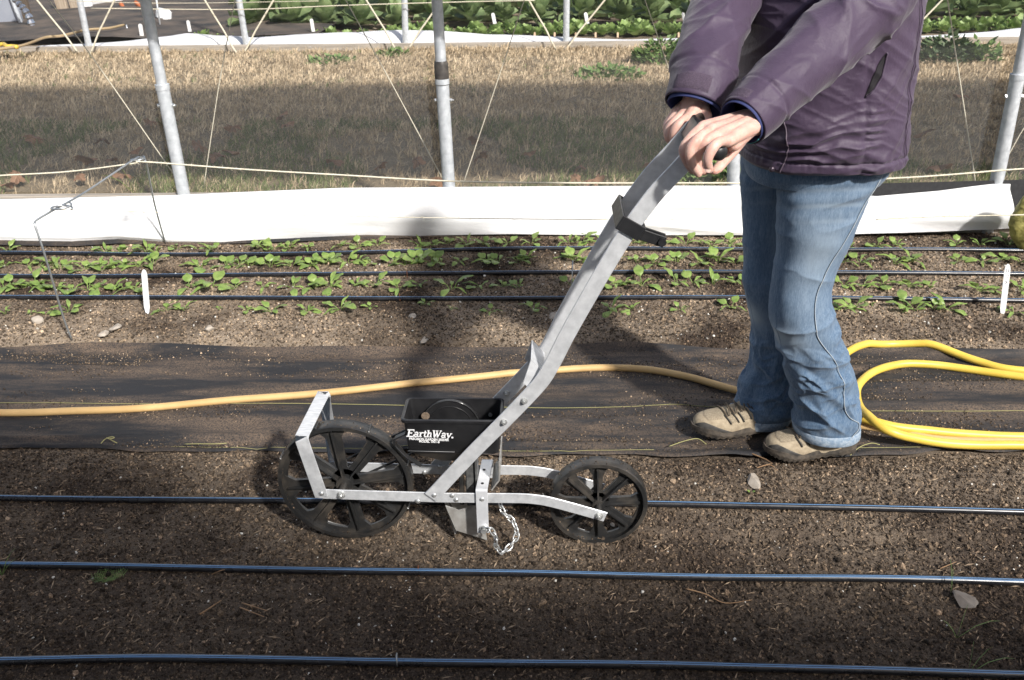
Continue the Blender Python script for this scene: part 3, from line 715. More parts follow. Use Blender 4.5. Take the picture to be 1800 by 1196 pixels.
rows = [
 A([(45, 125), (555, 128), (630, 130), (775, 128), (820, 132), (930, 115), (1110, 128), (1350, 105), (1395, 110), (1440, 108), (1500, 105)]) +
 B_([(25, 108), (125, 112), (290, 108), (390, 105), (490, 100), (720, 108), (780, 102), (860, 95), (965, 105), (1050, 105), (1180, 102), (1300, 98), (1500, 95), (1560, 100), (1620, 95), (1680, 92)]) +
 [(1108, 432), (1130, 431), (1165, 433), (1205, 431), (1250, 432), (1285, 433)] + R_([(180, 872), (280, 872), (350, 870), (560, 868), (640, 868), (740, 868), (790, 866), (860, 868), (930, 866)]) + [(-30, 441), (-80, 440)],
 A([(30, 200), (150, 208), (210, 205), (285, 200), (320, 212), (440, 218), (525, 210), (590, 212), (660, 200), (730, 200), (800, 195), (1055, 212), (1190, 200), (1260, 200), (1310, 200), (1420, 205), (1535, 205), (1650, 205), (1710, 195)]) +
 B_([(140, 205), (240, 195), (330, 190), (390, 190), (460, 195), (580, 190), (640, 198), (705, 190), (780, 190), (830, 195), (920, 190), (1075, 190), (1130, 190), (1230, 190), (1280, 180), (1530, 185), (1590, 195), (1660, 195)]) +
 [(1120, 464), (1150, 466), (1190, 462), (1228, 466), (1262, 463), (1292, 465)] + R_([(160, 922), (220, 925), (345, 930), (400, 925), (565, 925), (650, 925), (720, 922), (780, 925), (860, 925), (930, 920)]) + [(-40, 467), (-90, 468)],
 A([(20, 320), (60, 315), (120, 320), (180, 310), (235, 310), (300, 330), (385, 325), (465, 325), (510, 325), (600, 335), (650, 325), (710, 330), (1000, 322), (1110, 322), (1240, 322), (1385, 318), (1540, 318), (1650, 318), (1740, 312)]) +
 B_([(240, 308), (380, 308), (480, 305), (600, 318), (715, 300), (880, 318), (1030, 305), (1150, 305), (1240, 308), (1510, 302), (1740, 312)]) +
 [(1098, 500), (1128, 503), (1190, 500), (1218, 502), (1252, 504), (1292, 500)] + R_([(165, 1000), (225, 1005), (300, 1000), (395, 1005), (470, 1010), (640, 1022), (690, 1020), (790, 1020), (860, 1015), (950, 1010)]) + [(-40, 505), (-90, 508)],
 A([(30, 460), (160, 450), (240, 455), (365, 445), (870, 430), (965, 430), (1150, 425), (1300, 435), (1430, 440), (1615, 445)]) +
 B_([(125, 440), (295, 430), (455, 425), (750, 405), (880, 430), (1090, 455), (1315, 435), (1740, 445)]) +
 [(1075, 548), (1110, 544), (1195, 546), (1285, 545)] + R_([(160, 1092), (195, 1090), (255, 1068), (380, 1085), (415, 1090), (480, 1082), (525, 1085), (760, 1095), (860, 1090)]) + [(-50, 553)]]
tiny = {(3, 1), (3, 2), (3, 6), (3, 12), (3, 13), (3, 14), (3, 24)}
protos = {}
for ri, row in enumerate(rows):
    for k in range(9):
        protos[(ri, k)] = [make_seedling(k*4+ri, rowL[ri], rowG[ri]), False]
    for i, (px, py) in enumerate(row):
        e = protos[(ri, random.randrange(9))]
        if e[1]: o = copy_tree(e[0])
        else: o = e[0]; e[1] = True
        p_ = gr(px, py, 0); p_.z = zs(p_.x, p_.y, 0)
        o.location = p_; o.rotation_euler = (0, 0, random.uniform(0, 6.28)); s_ = 1.27*random.uniform(.72, 1.2)*(.45 if (ri, i) in tiny else 1)*(1.05 if ri in (1, 2) else .92)
        o.scale = (s_, s_, s_)
for (ri, k), (o, used) in protos.items():
    if not used:
        for ch in list(o.children): bpy.data.objects.remove(ch)
        bpy.data.objects.remove(o)

# small weeds on the near bed
def blades(px, py, L, label, mat=m_grng, w_=.0022):
    b = gr(px, py, 0); b.z = zs(b.x, b.y, 0); mb = MB()
    for dx, dy, dz in L:
        e = Vector((dx, dy, dz)); mb.ribbon([b, b+e*.4+Vector((0, 0, e.length*.15)), b+e*.75+Vector((0, 0, e.length*.12)), b+e], [Vector((.001, w_*k, 0))*1.0 for k in (1, 1, .8, .2)], .0006)
    setp(mb.build('grass_tuft', mat, None, True, origin=b), label, 'grass')
blades(1683, 1118, [(.09, .02, .03), (.03, .045, .05), (-.02, .03, .02)], 'few green grass blades on the soil at the lower right', m_weed)
blades(1702, 1182, [(.06, .045, .03), (.03, .06, .03), (.10, .03, .015)], 'green grass blades growing across the nearest drip line', m_weed)
blades(1672, 1045, [(.012, .06, .05), (.006, .03, .05)], 'single upright grass blade by the large stone', m_weed)
blades(2, 1010, [(.03, .03, .03), (-.02, .03, .03), (.015, .05, .04)], 'green blades at the left edge of the near bed', m_weed)
b = gr(190, 1015, 0); b.z = zs(b.x, b.y, 0); mb = MB()
for k in range(9):
    a = k*.7; d = Vector((math.cos(a), math.sin(a)*.8, .35))*random.uniform(.02, .04); mb.tube([b, b+d], .0007, 4)
    for t in (.35, .5, .65, .8, 1.0):
        for s_ in (-1, 1):
            q = b+d*t; mb.tube([q, q+Vector((-d.y*s_*.35, d.x*s_*.35, .002))+d*.12], [.0008, .0003], 3)
setp(mb.build('feathery_weed', m_weed, None, origin=b), 'tiny feathery green weed below the middle near drip line', 'weed')
for (x, y, lab) in ((1530-210, 868, 'tiny bright green sprout in front of the shoes'), (1530, 1020, 'tiny sprout by the middle near drip line at right'), (308, 882, 'tiny sprout by the drip line left of the big wheel')):
    b = gr(x, y, 0); b.z = zs(b.x, b.y, .002); o = empty('sprout', b, lab, 'sprout')
    for a in (0.2, 2.6): l = link('leaf', lv[4], o); l.rotation_euler = (0, -.7, a); l.scale = (.45,)*3
def twig(pts, r, label, z=.006):
    P = [gr(x, y, 0) for x, y in pts]; P = [Vector((q.x, q.y, zs(q.x, q.y, z+.004*(i % 2)))) for i, q in enumerate(P)]
    Q = cat_rom(P, 6); setp(MB().tube(Q, [r*(1-.6*i/len(Q)) for i in range(len(Q))], 6).build('twig', m_twig, None, True, origin=P[0]), label, 'twig')
twig([(1298, 783), (1318, 795), (1345, 812), (1356, 824)], .0028, 'reddish brown root twig between the two shoes', .014)
twig([(1312, 792), (1323, 786), (1330, 783)], .0015, 'short side root beside the root twig between the shoes', .016)
twig([(1330, 826), (1352, 822), (1366, 830)], .0015, 'thin curled rootlet in front of the front shoe')
twig([(1205, 1036), (1240, 1048), (1275, 1058), (1322, 1056)], .0016, 'long thin curved root on the near bed at right of centre')
twig([(425, 1060), (470, 1078)], .0018, 'upper of two parallel straws at the lower left')
twig([(422, 1070), (465, 1089)], .0018, 'lower of two parallel straws at the lower left')
twig([(352, 1083), (390, 1060)], .0022, 'dull brown stick left of the two parallel straws')
twig([(372, 1011), (395, 1008), (418, 1004)], .0012, 'fine rootlet below the middle near drip line')
twig([(1652, 1001), (1680, 992)], .0015, 'short pale straw above the large stone')
twig([(1590, 622), (1620, 616), (1660, 619), (1675, 622)], .0014, 'curved pale root between the two yellow hose strands')
twig([(84, 640), (88, 622), (92, 614)], .0012, 'thin rootlet on the ground cloth at the left')

# ------------------------------------------------------------------ the seeder
Yc = 1.735; Yn = 1.680; Yf = 1.790
ax1 = at(600, 869, Yn); ax2 = at(1053, 906, Yn)
root = empty('garden_seeder', ((ax1.x+ax2.x)/2, Yc, 0), 'silver and black walk-behind garden seeder with two spoked wheels on the near bed', 'seeder')
Ex = Vector((1, 0, 0)); Ez = Vector((0, 0, 1)); Ey = Vector((0, 1, 0))
def wheel(cx, cz, R, wd, hub_r, nsp, lugs, a0, mat, name):
    base = root
    c = Vector((cx, Yc, cz)); mb = MB()
    prof = [(R-.010, -wd/2), (R-.001, -wd/2), (R, -wd/2+.0015), (R, wd/2-.0015), (R-.001, wd/2), (R-.010, wd/2), (R-.007, wd/2-.003), (R-.007, .003), (R-.020, .003), (R-.020, -.003), (R-.007, -.003), (R-.007, -wd/2+.003)]
    n = 72; V = []; m = len(prof)
    for j in range(n):
        a = 2*math.pi*j/n
        for r, y in prof: V.append(c+Vector((r*math.cos(a), y, r*math.sin(a))))
    F = [(j*m+k, j*m+(k+1) % m, ((j+1) % n)*m+(k+1) % m, ((j+1) % n)*m+k) for j in range(n) for k in range(m)]
    mb.add(V, F)
    rim = mb.build(name+'_wheel', mat, base, True, 35)
    hb = MB(); 
    for (r, y0, y1) in ((hub_r, -.022, .022), (hub_r*1.7, -.004, .004)):
        hb.tube([c+Ey*y0, c+Ey*y1], r, 28)
    hb.build('hub', mat, rim, True, 35)
    for k in range(nsp):
        a = a0+2*math.pi*k/nsp; d = Vector((math.cos(a), 0, math.sin(a))); p = Vector((-d.z, 0, d.x)); sp = MB()
        r0 = hub_r*.7; r1 = R-.018
        w0, w1 = .010*R/.155+.002, .017*R/.155
        V = []
        for r, w_ in ((r0, w0*1.6), (r0+.02, w0), (r1-.02, w1), (r1, w1*1.9)):
            for s_, y in ((-1, -.004), (1, -.004), (1, .004), (-1, .004)): V.append(c+d*r+p*s_*w_+Ey*y)
        F = [(i*4+q, i*4+(q+1) % 4, i*4+4+(q+1) % 4, i*4+4+q) for i in range(3) for q in range(4)]+[(3, 2, 1, 0), (12, 13, 14, 15)]
        sp.add(V, F)
        # raised cross ribs on both faces
        for q, wq in ((0, .0018),):
            V = []
            for r, hgt in ((r0, .020), (r1, .012)):
                for s_, y in ((-1, -hgt), (1, -hgt), (1, hgt), (-1, hgt)): V.append(c+d*r+p*s_*wq+Ey*y)
            sp.add(V, [(0, 1, 5, 4), (1, 2, 6, 5), (2, 3, 7, 6), (3, 0, 4, 7), (3, 2, 1, 0), (4, 5, 6, 7)])
        sp.build('spoke', mat, rim, False)
    if lugs:
        lg = []
        for k in range(lugs):
            a = a0+.2+2*math.pi*k/lugs; d = Vector((math.cos(a), 0, math.sin(a))); t = Vector((-d.z, 0, d.x))
            Mx = Matrix((t, Ey, d)).transposed(); MB().box(c+d*(R+.0012), (.005, wd*.98, .006), Mx, .0012).build('lug', mat, rim)
    return rim
R1 = ax1.z-.004; R2 = ax2.z+.004
wheel(ax1.x, ax1.z, R1, .036, .020, 8, 8, math.radians(8), m_wheel, 'front')
wheel(ax2.x, ax2.z, R2, .036, .015, 8, 0, math.radians(2), m_wheel, 'rear')
def stuck(cx, cz, Rr, n_, par):
    a = rng.uniform(0, 2*math.pi, n_); y = rng.uniform(-.016, .016, n_); k = rng.random(n_) < .5
    rr = np.where(k, Rr+.0005, Rr-.008); P_ = np.stack([cx+rr*np.cos(a), Yc+y*np.where(k, 1, 1.0), cz+rr*np.sin(a)], -1)
    V_, F_ = scatter(P_, (rng.uniform(.0008, .0028, n_))[:, None]*rng.uniform(.4, 1, (n_, 3)), OCT_V, OCT_F, .3)
    setp(link('stuck_soil', raw_mesh('stuck_soil', V_-np.array(rootloc(par)), F_, m_clod), par), kind='stuff')
stuck(ax1.x, ax1.z, R1, 420, root); stuck(ax2.x, ax2.z, R2, 300, root)
# axles
for nm, a in (('front_axle', ax1), ('rear_axle', ax2)):
    MB().cyl(Vector((a.x, Yn-.010, a.z)), Vector((a.x, Yf+.010, a.z)), .004, 12).build('axle', m_zinc, root, True, 40)
    for y, s_ in ((Yn-.002, -1), (Yf+.002, 1)):
        mb = MB(); c = Vector((a.x, y, a.z)); mb.cyl(c, c+Ey*s_*.0018, .0095, 20); mb.cyl(c+Ey*s_*.0018, c+Ey*s_*.0075, .0072, 6); mb.cyl(c+Ey*s_*.0075, c+Ey*s_*.011, .0038, 10)
        mb.build('axle_nut', m_zinc, root, False)
# hub spacers (grey tubes)
for a, r in ((ax1, .009), (ax2, .008)):
    for y0, y1 in ((Yn+.003, Yc-.022), (Yc+.022, Yf-.003)):
        MB().cyl(Vector((a.x, y0, a.z)), Vector((a.x, y1, a.z)), r, 14).build('spacer', m_wheel, root, True, 40)

def strap_path(pts, Y, n=6): return [Vector(p) for p in cat_rom([at(x, y, Y) for x, y in pts], n)]
def flat_strap(path, width, th):
    W = []
    for i in range(len(path)):
        t = (path[min(i+1, len(path)-1)]-path[max(i-1, 0)]).normalized(); W.append(t.cross(Ey).normalized()*width)
    return MB().ribbon(path, W, th)
frame_px = [(563, 868), (600, 869.5), (720, 873), (784, 875), (907, 876), (940, 878), (965, 882), (1000, 891), (1050, 905), (1064, 909)]
P = strap_path(frame_px, Yn); flat_strap(P, .0265, .0032).build('frame_bar', m_alu, root, True, 30)
P2 = [p+Vector((0, Yf-Yn, 0)) for p in P]; flat_strap(P2, .0265, .0032).build('frame_bar', m_alu, root, True, 30)
hand_px = [(757, 874), (769, 862), (827, 800), (885, 742), (921, 705), (945, 679), (958, 662), (968, 645), (978, 626), (1000, 583), (1050, 495), (1087, 433), (1112, 394), (1134, 364), (1152, 341), (1172, 319), (1196, 294), (1219, 268), (1236, 249)]
hp = strap_path(hand_px, Yn-.0045); flat_strap(hp, .0335, .0048).build('handle_strap', M('near_strap_aluminium', (.52, .53, .54), (.68, .69, .70), 18, .38, .35, bump=.15, bscale=90, vec=(2, 8, 2), bvec=(1, 6, 1), rvar=.1), root, True, 30)  # near strap has its own aluminium tone, set apart from the far strap
hf = [Vector((p.x, Yf+.0045, p.z)) for p in hp]; flat_strap(hf, .0335, .0036).build('handle_strap', m_alu, root, True, 30)
def hx(px, py, Y=Yn-.0045): return at(px, py, Y)
# doubled lower plate of the handle (square end at the bolt) and bracket between the straps
dp = strap_path([(880, 748), (900, 727), (921, 705), (944, 680)], Yn-.0010, 4)
flat_strap(dp, .0290, .0030).build('doubler_plate', m_alu, root, False)
a = hx(936, 689); b2 = hx(958, 662); 
mb = MB(); Bp = [Vector((a.x-.006, 0, a.z+.004)), Vector((b2.x-.012, 0, b2.z+.016))]
mb.ribbon([Vector((Bp[0].x, Yn, Bp[0].z)), Vector((Bp[1].x-.004, Yn+.01, Bp[1].z)), Vector((Bp[1].x-.004, Yf-.01, Bp[1].z)), Vector((Bp[0].x, Yf, Bp[0].z))],
          [Vector((.55, 0, -.65))*.05]*4, .003)
mb.build('cross_brace', m_alu, root)
# rivets / bolts
def bolt(px, py, Y, r=.006, hexn=0, parent=None, mat=m_zinc, dome=True):
    c = at(px, py, Y); mb = MB()
    if hexn: mb.cyl(c, c-Ey*.0012, r*1.35, 18); mb.cyl(c-Ey*.0012, c-Ey*.006, r, 6); mb.cyl(c-Ey*.006, c-Ey*.0095, r*.55, 10)
    else: mb.tube([c, c-Ey*.0012, c-Ey*.0026, c-Ey*.0034], [r, r*.95, r*.65, r*.15], 16)
    return mb.build('nut' if hexn else 'rivet', mat, parent or root, not hexn)
for q in ((734.5, 881.5), (763, 871), (795, 871.5), (802, 879)): bolt(*q, Yn-.0065 if q[0] < 780 else Yn-.0018)
bolt(565, 868, Yn-.0080); bolt(847, 878, Yn-.0075)
bolt(885.5, 742, Yn-.0065, .0058, 6); bolt(921, 705, Yn-.0065, .0058, 6)
bolt(890, 692, Yf+.0022, .0058, 6); bolt(773, 821, Yf-.002); bolt(746, 831, Yf-.002)

# front hoop (kick stand)
f0 = at(565, 871, Yn-.0050); f1 = at(529, 770, Yn-.012)
d = ray(569, 691); t = (f1.z-H)/d[2]; f2 = Vector((d[0]*t, d[1]*t, f1.z)); f3 = Vector((f0.x+.006, Yf+.0060, f0.z))
def bend(P, r=.012):
    out = [P[0]]
    for i in range(1, len(P)-1):
        a = (P[i-1]-P[i]).normalized()*r; c = (P[i+1]-P[i]).normalized()*r
        for t in np.linspace(0, 1, 6): out.append(P[i]+a*(1-t)**2+c*t**2)
    return out+[P[-1]]
path = bend([f0+Vector((0, 0, -.004)), f1, f2, f3]); W = []
leg = (f1-f0).normalized(); wl = leg.cross(Ey).normalized(); cr = (f2-f1).normalized(); wc = cr.cross(Ez).normalized(); l2 = (f3-f2).normalized(); wr = -l2.cross(Ey).normalized()
for p in path:
    s0 = (p-f0).length; k1 = 1/(1+math.exp(-((p-f0).dot(leg)-(f1-f0).length+.004)*0)); 
    if p.y <= f0.y+.004 and (p-f1).length > .0125: wv = wl
    elif (p-f1).length < .0125: t = (p-f1).dot(cr)/.012; t = min(1, max(0, t)); wv = wl.lerp(wc, .5+.5*(t-max(0, (p-f1).dot(-leg)/.012)))
    elif (p-f2).length < .0125: t = max(0, (p-f2).dot(l2)/.012)-max(0, (p-f2).dot(-cr)/.012); wv = wc.lerp(wr, .5+.5*t)
    elif (p-f1).dot(cr) > 0 and (p-f2).dot(-cr) > 0 and p.y > f1.y+.002 and p.y < f2.y-.002: wv = wc
    elif p.y <= f0.y+.004: wv = wl
    else: wv = wr
    W.append(wv.normalized()*.031)
MB().ribbon(path, W, .0032).build('front_stand', m_alu, root, True, 30)
# end of the stand hooked round the bar
c = at(562, 862, Yn-.004); MB().tube([c+Ez*.008, c-Ez*.020], .009, 12, flat=.35, upv=Ey).build('stand_foot', m_alu, root, True, 40)

# seed hopper
Yh0 = Yn+.012; Yh1 = Yf-.004
NL = at(706, 739, Yh0); NR = at(880, 742, Yh0); zr = NL.z; NR.z = zr; bz = at(716, 796, Yh0+.004).z
x0, x1 = NL.x, NR.x
def ringpts(xa, xb, ya, yb, z, r=.008, n=4):
    P = []
    for cx, cy, a0 in ((xb-r, yb-r, 0), (xa+r, yb-r, 1), (xa+r, ya+r, 2), (xb-r, ya+r, 3)):
        for k in range(n+1): a = (a0+k/n)*math.pi/2; P.append(Vector((cx+r*math.cos(a), cy+r*math.sin(a), z)))
    return P
levels = [ringpts(x0+.016, x1-.014, Yh0+.008, Yh1-.004, bz-.004, .006), ringpts(x0+.008, x1-.006, Yh0+.005, Yh1-.002, bz, .008), ringpts(x0+.003, x1-.002, Yh0+.001, Yh1, zr-.008, .009),
          ringpts(x0-.003, x1+.004, Yh0-.003, Yh1+.003, zr-.006, .011), ringpts(x0-.003, x1+.004, Yh0-.003, Yh1+.003, zr, .011), ringpts(x0-.001, x1+.002, Yh0-.001, Yh1+.001, zr+.002, .010),
          ringpts(x0+.004, x1-.003, Yh0+.003, Yh1-.002, zr+.001, .008), ringpts(x0+.014, x1-.012, Yh0+.008, Yh1-.005, bz+.003, .006)]
n = len(levels[0]); V = [p for L in levels for p in L]
F = [(i*n+k, i*n+(k+1) % n, (i+1)*n+(k+1) % n, (i+1)*n+k) for i in range(len(levels)-1) for k in range(n)]+[tuple(range(n))[::-1], tuple((len(levels)-1)*n+k for k in range(n))]
hop = MB().add(V, F).build('hopper', m_blk, root, True, 35)
# sloping belly under the box
bl = [ringpts(x0+.018, x1-.030, Yh0+.010, Yh1-.006, bz-.003, .006), ringpts(x0+.030, x1-.055, Yh0+.013, Yh1-.008, bz-.014, .006), ringpts(x0+.075, x1-.085, Yh0+.018, Yh1-.012, bz-.030, .006)]
V = [p for L in bl for p in L]; F = [(i*n+k, (i+1)*n+k, (i+1)*n+(k+1) % n, i*n+(k+1) % n) for i in range(2) for k in range(n)]+[tuple(2*n+k for k in range(n))]
MB().add(V, F).build('hopper_base', m_wheel, root, True, 35)
# seed plate inside
pc = Vector(((x0+x1)/2-.012, Yh1-.012, zr-.062)); 
mb = MB(); mb.tube([pc+Ey*.004, pc-Ey*.002, pc-Ey*.002], [.066, .066, .062], 64)
pl = mb.build('seed_plate', m_blk, hop, True, 30)
MB().tube([pc-Ey*.003+Vector((.0655*math.cos(a), 0, .0655*math.sin(a))) for a in np.linspace(0, 2*math.pi, 64, endpoint=False)], .0016, 6, closed=True).build('plate_rim', M('polished_black', (.03, .03, .03), rough=.18, spec=.8), hop, True)
MB().tube([pc-Ey*.003+Vector((.050*math.cos(a), 0, .050*math.sin(a))) for a in np.linspace(0, 2*math.pi, 64, endpoint=False)], .0009, 6, closed=True).build('plate_ring', m_blk, hop, True)
c = at(748, 731, Yh1-.015); MB().cyl(c, c-Ey*.002, .0095, 24).build('plate_window', M('seed_window', (.10, .07, .045), (.2, .15, .11), 200, .8), hop, True, 40)
c = at(832, 729, Yh1-.006); MB().cyl(c, c-Ey*.004, .010, 20).cyl(c-Ey*.004, c-Ey*.008, .004, 12).build('knob', m_blk, hop, True, 40)
c = at(862, 729, Yh1-.006); MB().cyl(c, c-Ey*.003, .0045, 12).build('screw', m_zinc, hop, True, 40)
# lettering on the near face
def face_pt(px, py, off=.0012):
    # near face plane (slightly raked)
    a = Vector((0, Yh0+.001, zr-.008)); b = Vector((0, Yh0+.005, bz)); nrm = Vector((0, -(a.z-b.z), -(b.y-a.y)*-1)); nrm = Vector((0, -(a.z-b.z), (a.y-b.y)*-1*-1)).normalized()
    nrm = Vector((0, -(a.z-b.z), -(b.y-a.y))).normalized()
    d = Vector(ray(px, py)).normalized(); o_ = Vector((0, 0, H)); t = (a-o_).dot(nrm)/d.dot(nrm); return o_+d*t+nrm*off, nrm
p00, fn = face_pt(714.5, 766.5); p10, _ = face_pt(797, 769.5); p01, _ = face_pt(714.5, 755)
tx = (p10-p00); tw_ = tx.length; tx.normalize(); ty = fn.cross(tx)*-1; ty = ty.normalized()
if ty.z < 0: ty = -ty
th_ = (p01-p00).dot(ty)
glyph = {  # strokes in a unit-height box: list of ((polyline), thickness)
 'E': (.80, [([(.22, 0), (.22, 1)], .17), ([(.02, 1), (.78, 1)], .11), ([(.02, 0), (.82, 0)], .11), ([(.22, .52), (.56, .52)], .10), ([(.77, 1), (.77, .76)], .07), ([(.81, 0), (.81, .27)], .07), ([(.56, .40), (.56, .64)], .06)]),
 'a': (.62, [([(.12, .55), (.22, .66), (.40, .66), (.47, .55), (.47, .06)], .12), ([(.47, .38), (.2, .34), (.1, .2), (.16, .04), (.3, .02), (.46, .14)], .11), ([(.44, .03), (.60, .03)], .08)]),
 'r': (.50, [([(.18, 0), (.18, .64)], .14), ([(.02, .64), (.2, .64)], .08), ([(.02, .02), (.36, .02)], .08), ([(.2, .45), (.32, .63), (.48, .62)], .12)]),
 't': (.40, [([(.18, .90), (.18, .15), (.26, .02), (.40, .05)], .13), ([(.02, .64), (.38, .64)], .08)]),
 'h': (.66, [([(.16, 0), (.16, 1)], .13), ([(.02, .99), (.18, .99)], .08), ([(.02, .02), (.30, .02)], .08), ([(.18, .46), (.32, .64), (.46, .62), (.50, .48), (.50, 0)], .13), ([(.38, .02), (.64, .02)], .08)]),
 'W': (1.02, [([(.10, 1), (.32, 0)], .15), ([(.32, 0), (.52, .92)], .09), ([(.46, 1), (.68, 0)], .15), ([(.68, 0), (.92, 1)], .09), ([(-.02, 1), (.24, 1)], .08), ([(.36, 1), (.60, 1)], .08), ([(.80, 1), (1.03, 1)], .08)]),
 'y': (.62, [([(.10, .64), (.32, .06)], .14), ([(.54, .64), (.26, -.14), (.14, -.26), (.02, -.22)], .10), ([(0, .64), (.22, .64)], .08), ([(.42, .64), (.64, .64)], .08)]),
 '.': (.28, [([(.08, .06), (.22, .06)], .17)])}
word = 'EarthWay.'; tot = sum(glyph[c][0] for c in word); sx = tw_/tot/1.0; cur = 0; V = []; F = []
def T2(x, y): return p00+tx*((x)*sx+.20*y*th_)+ty*(y*th_)
for ch in word:
    wdt, st = glyph[ch]
    for pl_, th in st:
        for (xa, ya), (xb, yb) in zip(pl_[:-1], pl_[1:]):
            A2 = T2(cur+xa, ya); B2 = T2(cur+xb, yb); dd = (B2-A2).normalized(); nn = fn.cross(dd).normalized()*th*th_*.62; dd = dd*th*th_*.22
            k = len(V); V += [A2-dd-nn, A2-dd+nn, B2+dd+nn, B2+dd-nn]+[q+fn*.0006 for q in (A2-dd-nn, A2-dd+nn, B2+dd+nn, B2+dd-nn)]
            F += [(k+4, k+5, k+6, k+7), (k, k+1, k+5, k+4), (k+1, k+2, k+6, k+5), (k+2, k+3, k+7, k+6), (k+3, k, k+4, k+7)]
    cur += wdt
m_print = M('white_print', (.85, .85, .85), rough=.6)
MB().add(V, F).build('lettering', m_print, hop)
def font_text(body, pxl, pyl, wpx, hpx, off=.0016, bold=.02):
    cu = bpy.data.curves.new('text', 'FONT'); cu.body = body; cu.size = 1; cu.offset = bold; cu.extrude = .02; cu.resolution_u = 3
    to = bpy.data.objects.new('text', cu); C.objects.link(to); dg = bpy.context.evaluated_depsgraph_get(); me = bpy.data.meshes.new_from_object(to.evaluated_get(dg)); bpy.data.objects.remove(to)
    v = np.array([x.co[:] for x in me.vertices]); w_ = v[:, 0].max()-v[:, 0].min(); h_ = v[:, 1].max()-v[:, 1].min()
    a, _ = face_pt(pxl, pyl, off); b, _ = face_pt(pxl+wpx, pyl+wpx*.028, off); c, _ = face_pt(pxl, pyl-hpx, off); L = (b-a).length; Hh = (c-a).dot(ty)
    base = rootloc(hop)
    for x, q in zip(me.vertices, v): x.co = a+tx*((q[0]-v[:, 0].min())/w_*L)+ty*((q[1]-v[:, 1].min())/h_*Hh)+fn*(q[2]*.01)-base
    me.materials.clear(); me.materials.append(m_print); return link('lettering', me, hop)
font_text('PRECISION GARDEN SEEDER', 719.5, 772.6, 70, 4.1, bold=.025)
font_text('MODEL 1001-B', 737, 777.2, 36, 4.1, bold=.025)
a, _ = face_pt(717, 792.5, .0008); b, _ = face_pt(799, 794.5, .0008); MB().tube([a, b], .0009, 5).build('moulded_line', M('grey_print', (.16, .16, .16), rough=.5), hop, True)
# moulded dots of faint relief lettering
mb = MB(); r_ = random.Random(3)
for row in range(2):
    for k in range(26):
        if r_.random() < .25: continue
        q, _ = face_pt(716+k*2.7, 781.5+row*5.5+k*.07, .0003); mb.box(q, (.0018, .0006, r_.uniform(.001, .003)))
mb.build('moulded_relief', m_blk, hop)

# seed chute and opener below
c0 = at(824, 828, Yc); c1 = at(822, 868, Yc-.01); zt = bz-.01
MB().box(Vector((c0.x+.004, Yc, (zt+.10)/2)), (.022, .030, zt-.10), None, .003).box(Vector((c0.x+.019, Yc-.004, (zt+.10)/2)), (.006, .036, zt-.10+.004), None, .001).build('seed_chute', M('worn_grey_plastic', (.05, .05, .05), (.13, .13, .125), 40, .4), root)
MB().box(Vector((c0.x-.018, Yc-.002, (zt+.10)/2)), (.010, .02, zt-.10), None, .002).build('chute_rail', m_wheel, root)
o0 = at(783, 889, Yc-.02); o1 = at(845, 889, Yc-.02); o2 = at(797, 932, Yc-.02); o3 = at(862, 950, Yc-.02)
mb = MB(); pts = [(o0.x, o0.z), (at(806, 897, Yc-.02).x, at(806, 897, Yc-.02).z), (o1.x, o1.z+.004), (o1.x+.012, .006), (o2.x+.006, max(.004, o2.z-.0))]
for y0, y1 in ((Yc-.021, Yc-.0185), (Yc+.0185, Yc+.021)):
    V = [Vector((x, y, z)) for y in (y0, y1) for x, z in pts]; m = len(pts)
    mb.add(V, [tuple(range(m)), tuple(range(m, 2*m))[::-1]]+[(k, k+m, (k+1) % m+m, (k+1) % m) for k in range(m)])
mb.add([Vector((o0.x, Yc-.0185, o0.z)), Vector((o0.x-.006, Yc, o0.z)), Vector((o0.x, Yc+.0185, o0.z)), Vector((o2.x+.006, Yc-.0185, .004)), Vector((o2.x, Yc, .004)), Vector((o2.x+.006, Yc+.0185, .004))], [(0, 1, 4, 3), (1, 2, 5, 4)])
m_worn = M('worn_steel', (.36, .34, .31), (.55, .54, .51), 25, .42, .5, bump=.1, bscale=120, rvar=.12)
mb.build('furrow_opener', m_worn, root)
bolt(840, 869+26, Yc-.021, .004)
# U bracket over both bars and its near strip
zt2 = at(849, 869, Yn).z+.0135
xa, xb = at(836.5, 868, Yn).x, at(857.5, 868, Yn).x; xm = (xa+xb)/2; ww = xb-xa
zl = at(850, 937, Yn-.008).z
path = bend([Vector((xm, Yn-.0065, zl)), Vector((xm, Yn-.0065, zt2+.003)), Vector((xm+.006, Yf+.006, zt2+.003)), Vector((xm+.006, Yf+.006, zt2-.05))], .006)
MB().ribbon(path, [Vector((ww, 0, 0))]*len(path), .0028).build('bracket', M('bright_bracket', (.66, .67, .69), (.76, .77, .79), 30, .30, .4), root, True, 30)
for px, py in ((851, 826), (848, 850)):
    c = at(px, py, Yc); d = ray(px, py); t = (zt2+.0046-H)/d[2]; c = Vector((d[0]*t, d[1]*t, zt2+.0046)); MB().cyl(c-Ez*.001, c+Ez*.0006, .0035, 12).build('bolt_hole', m_rubber, root)
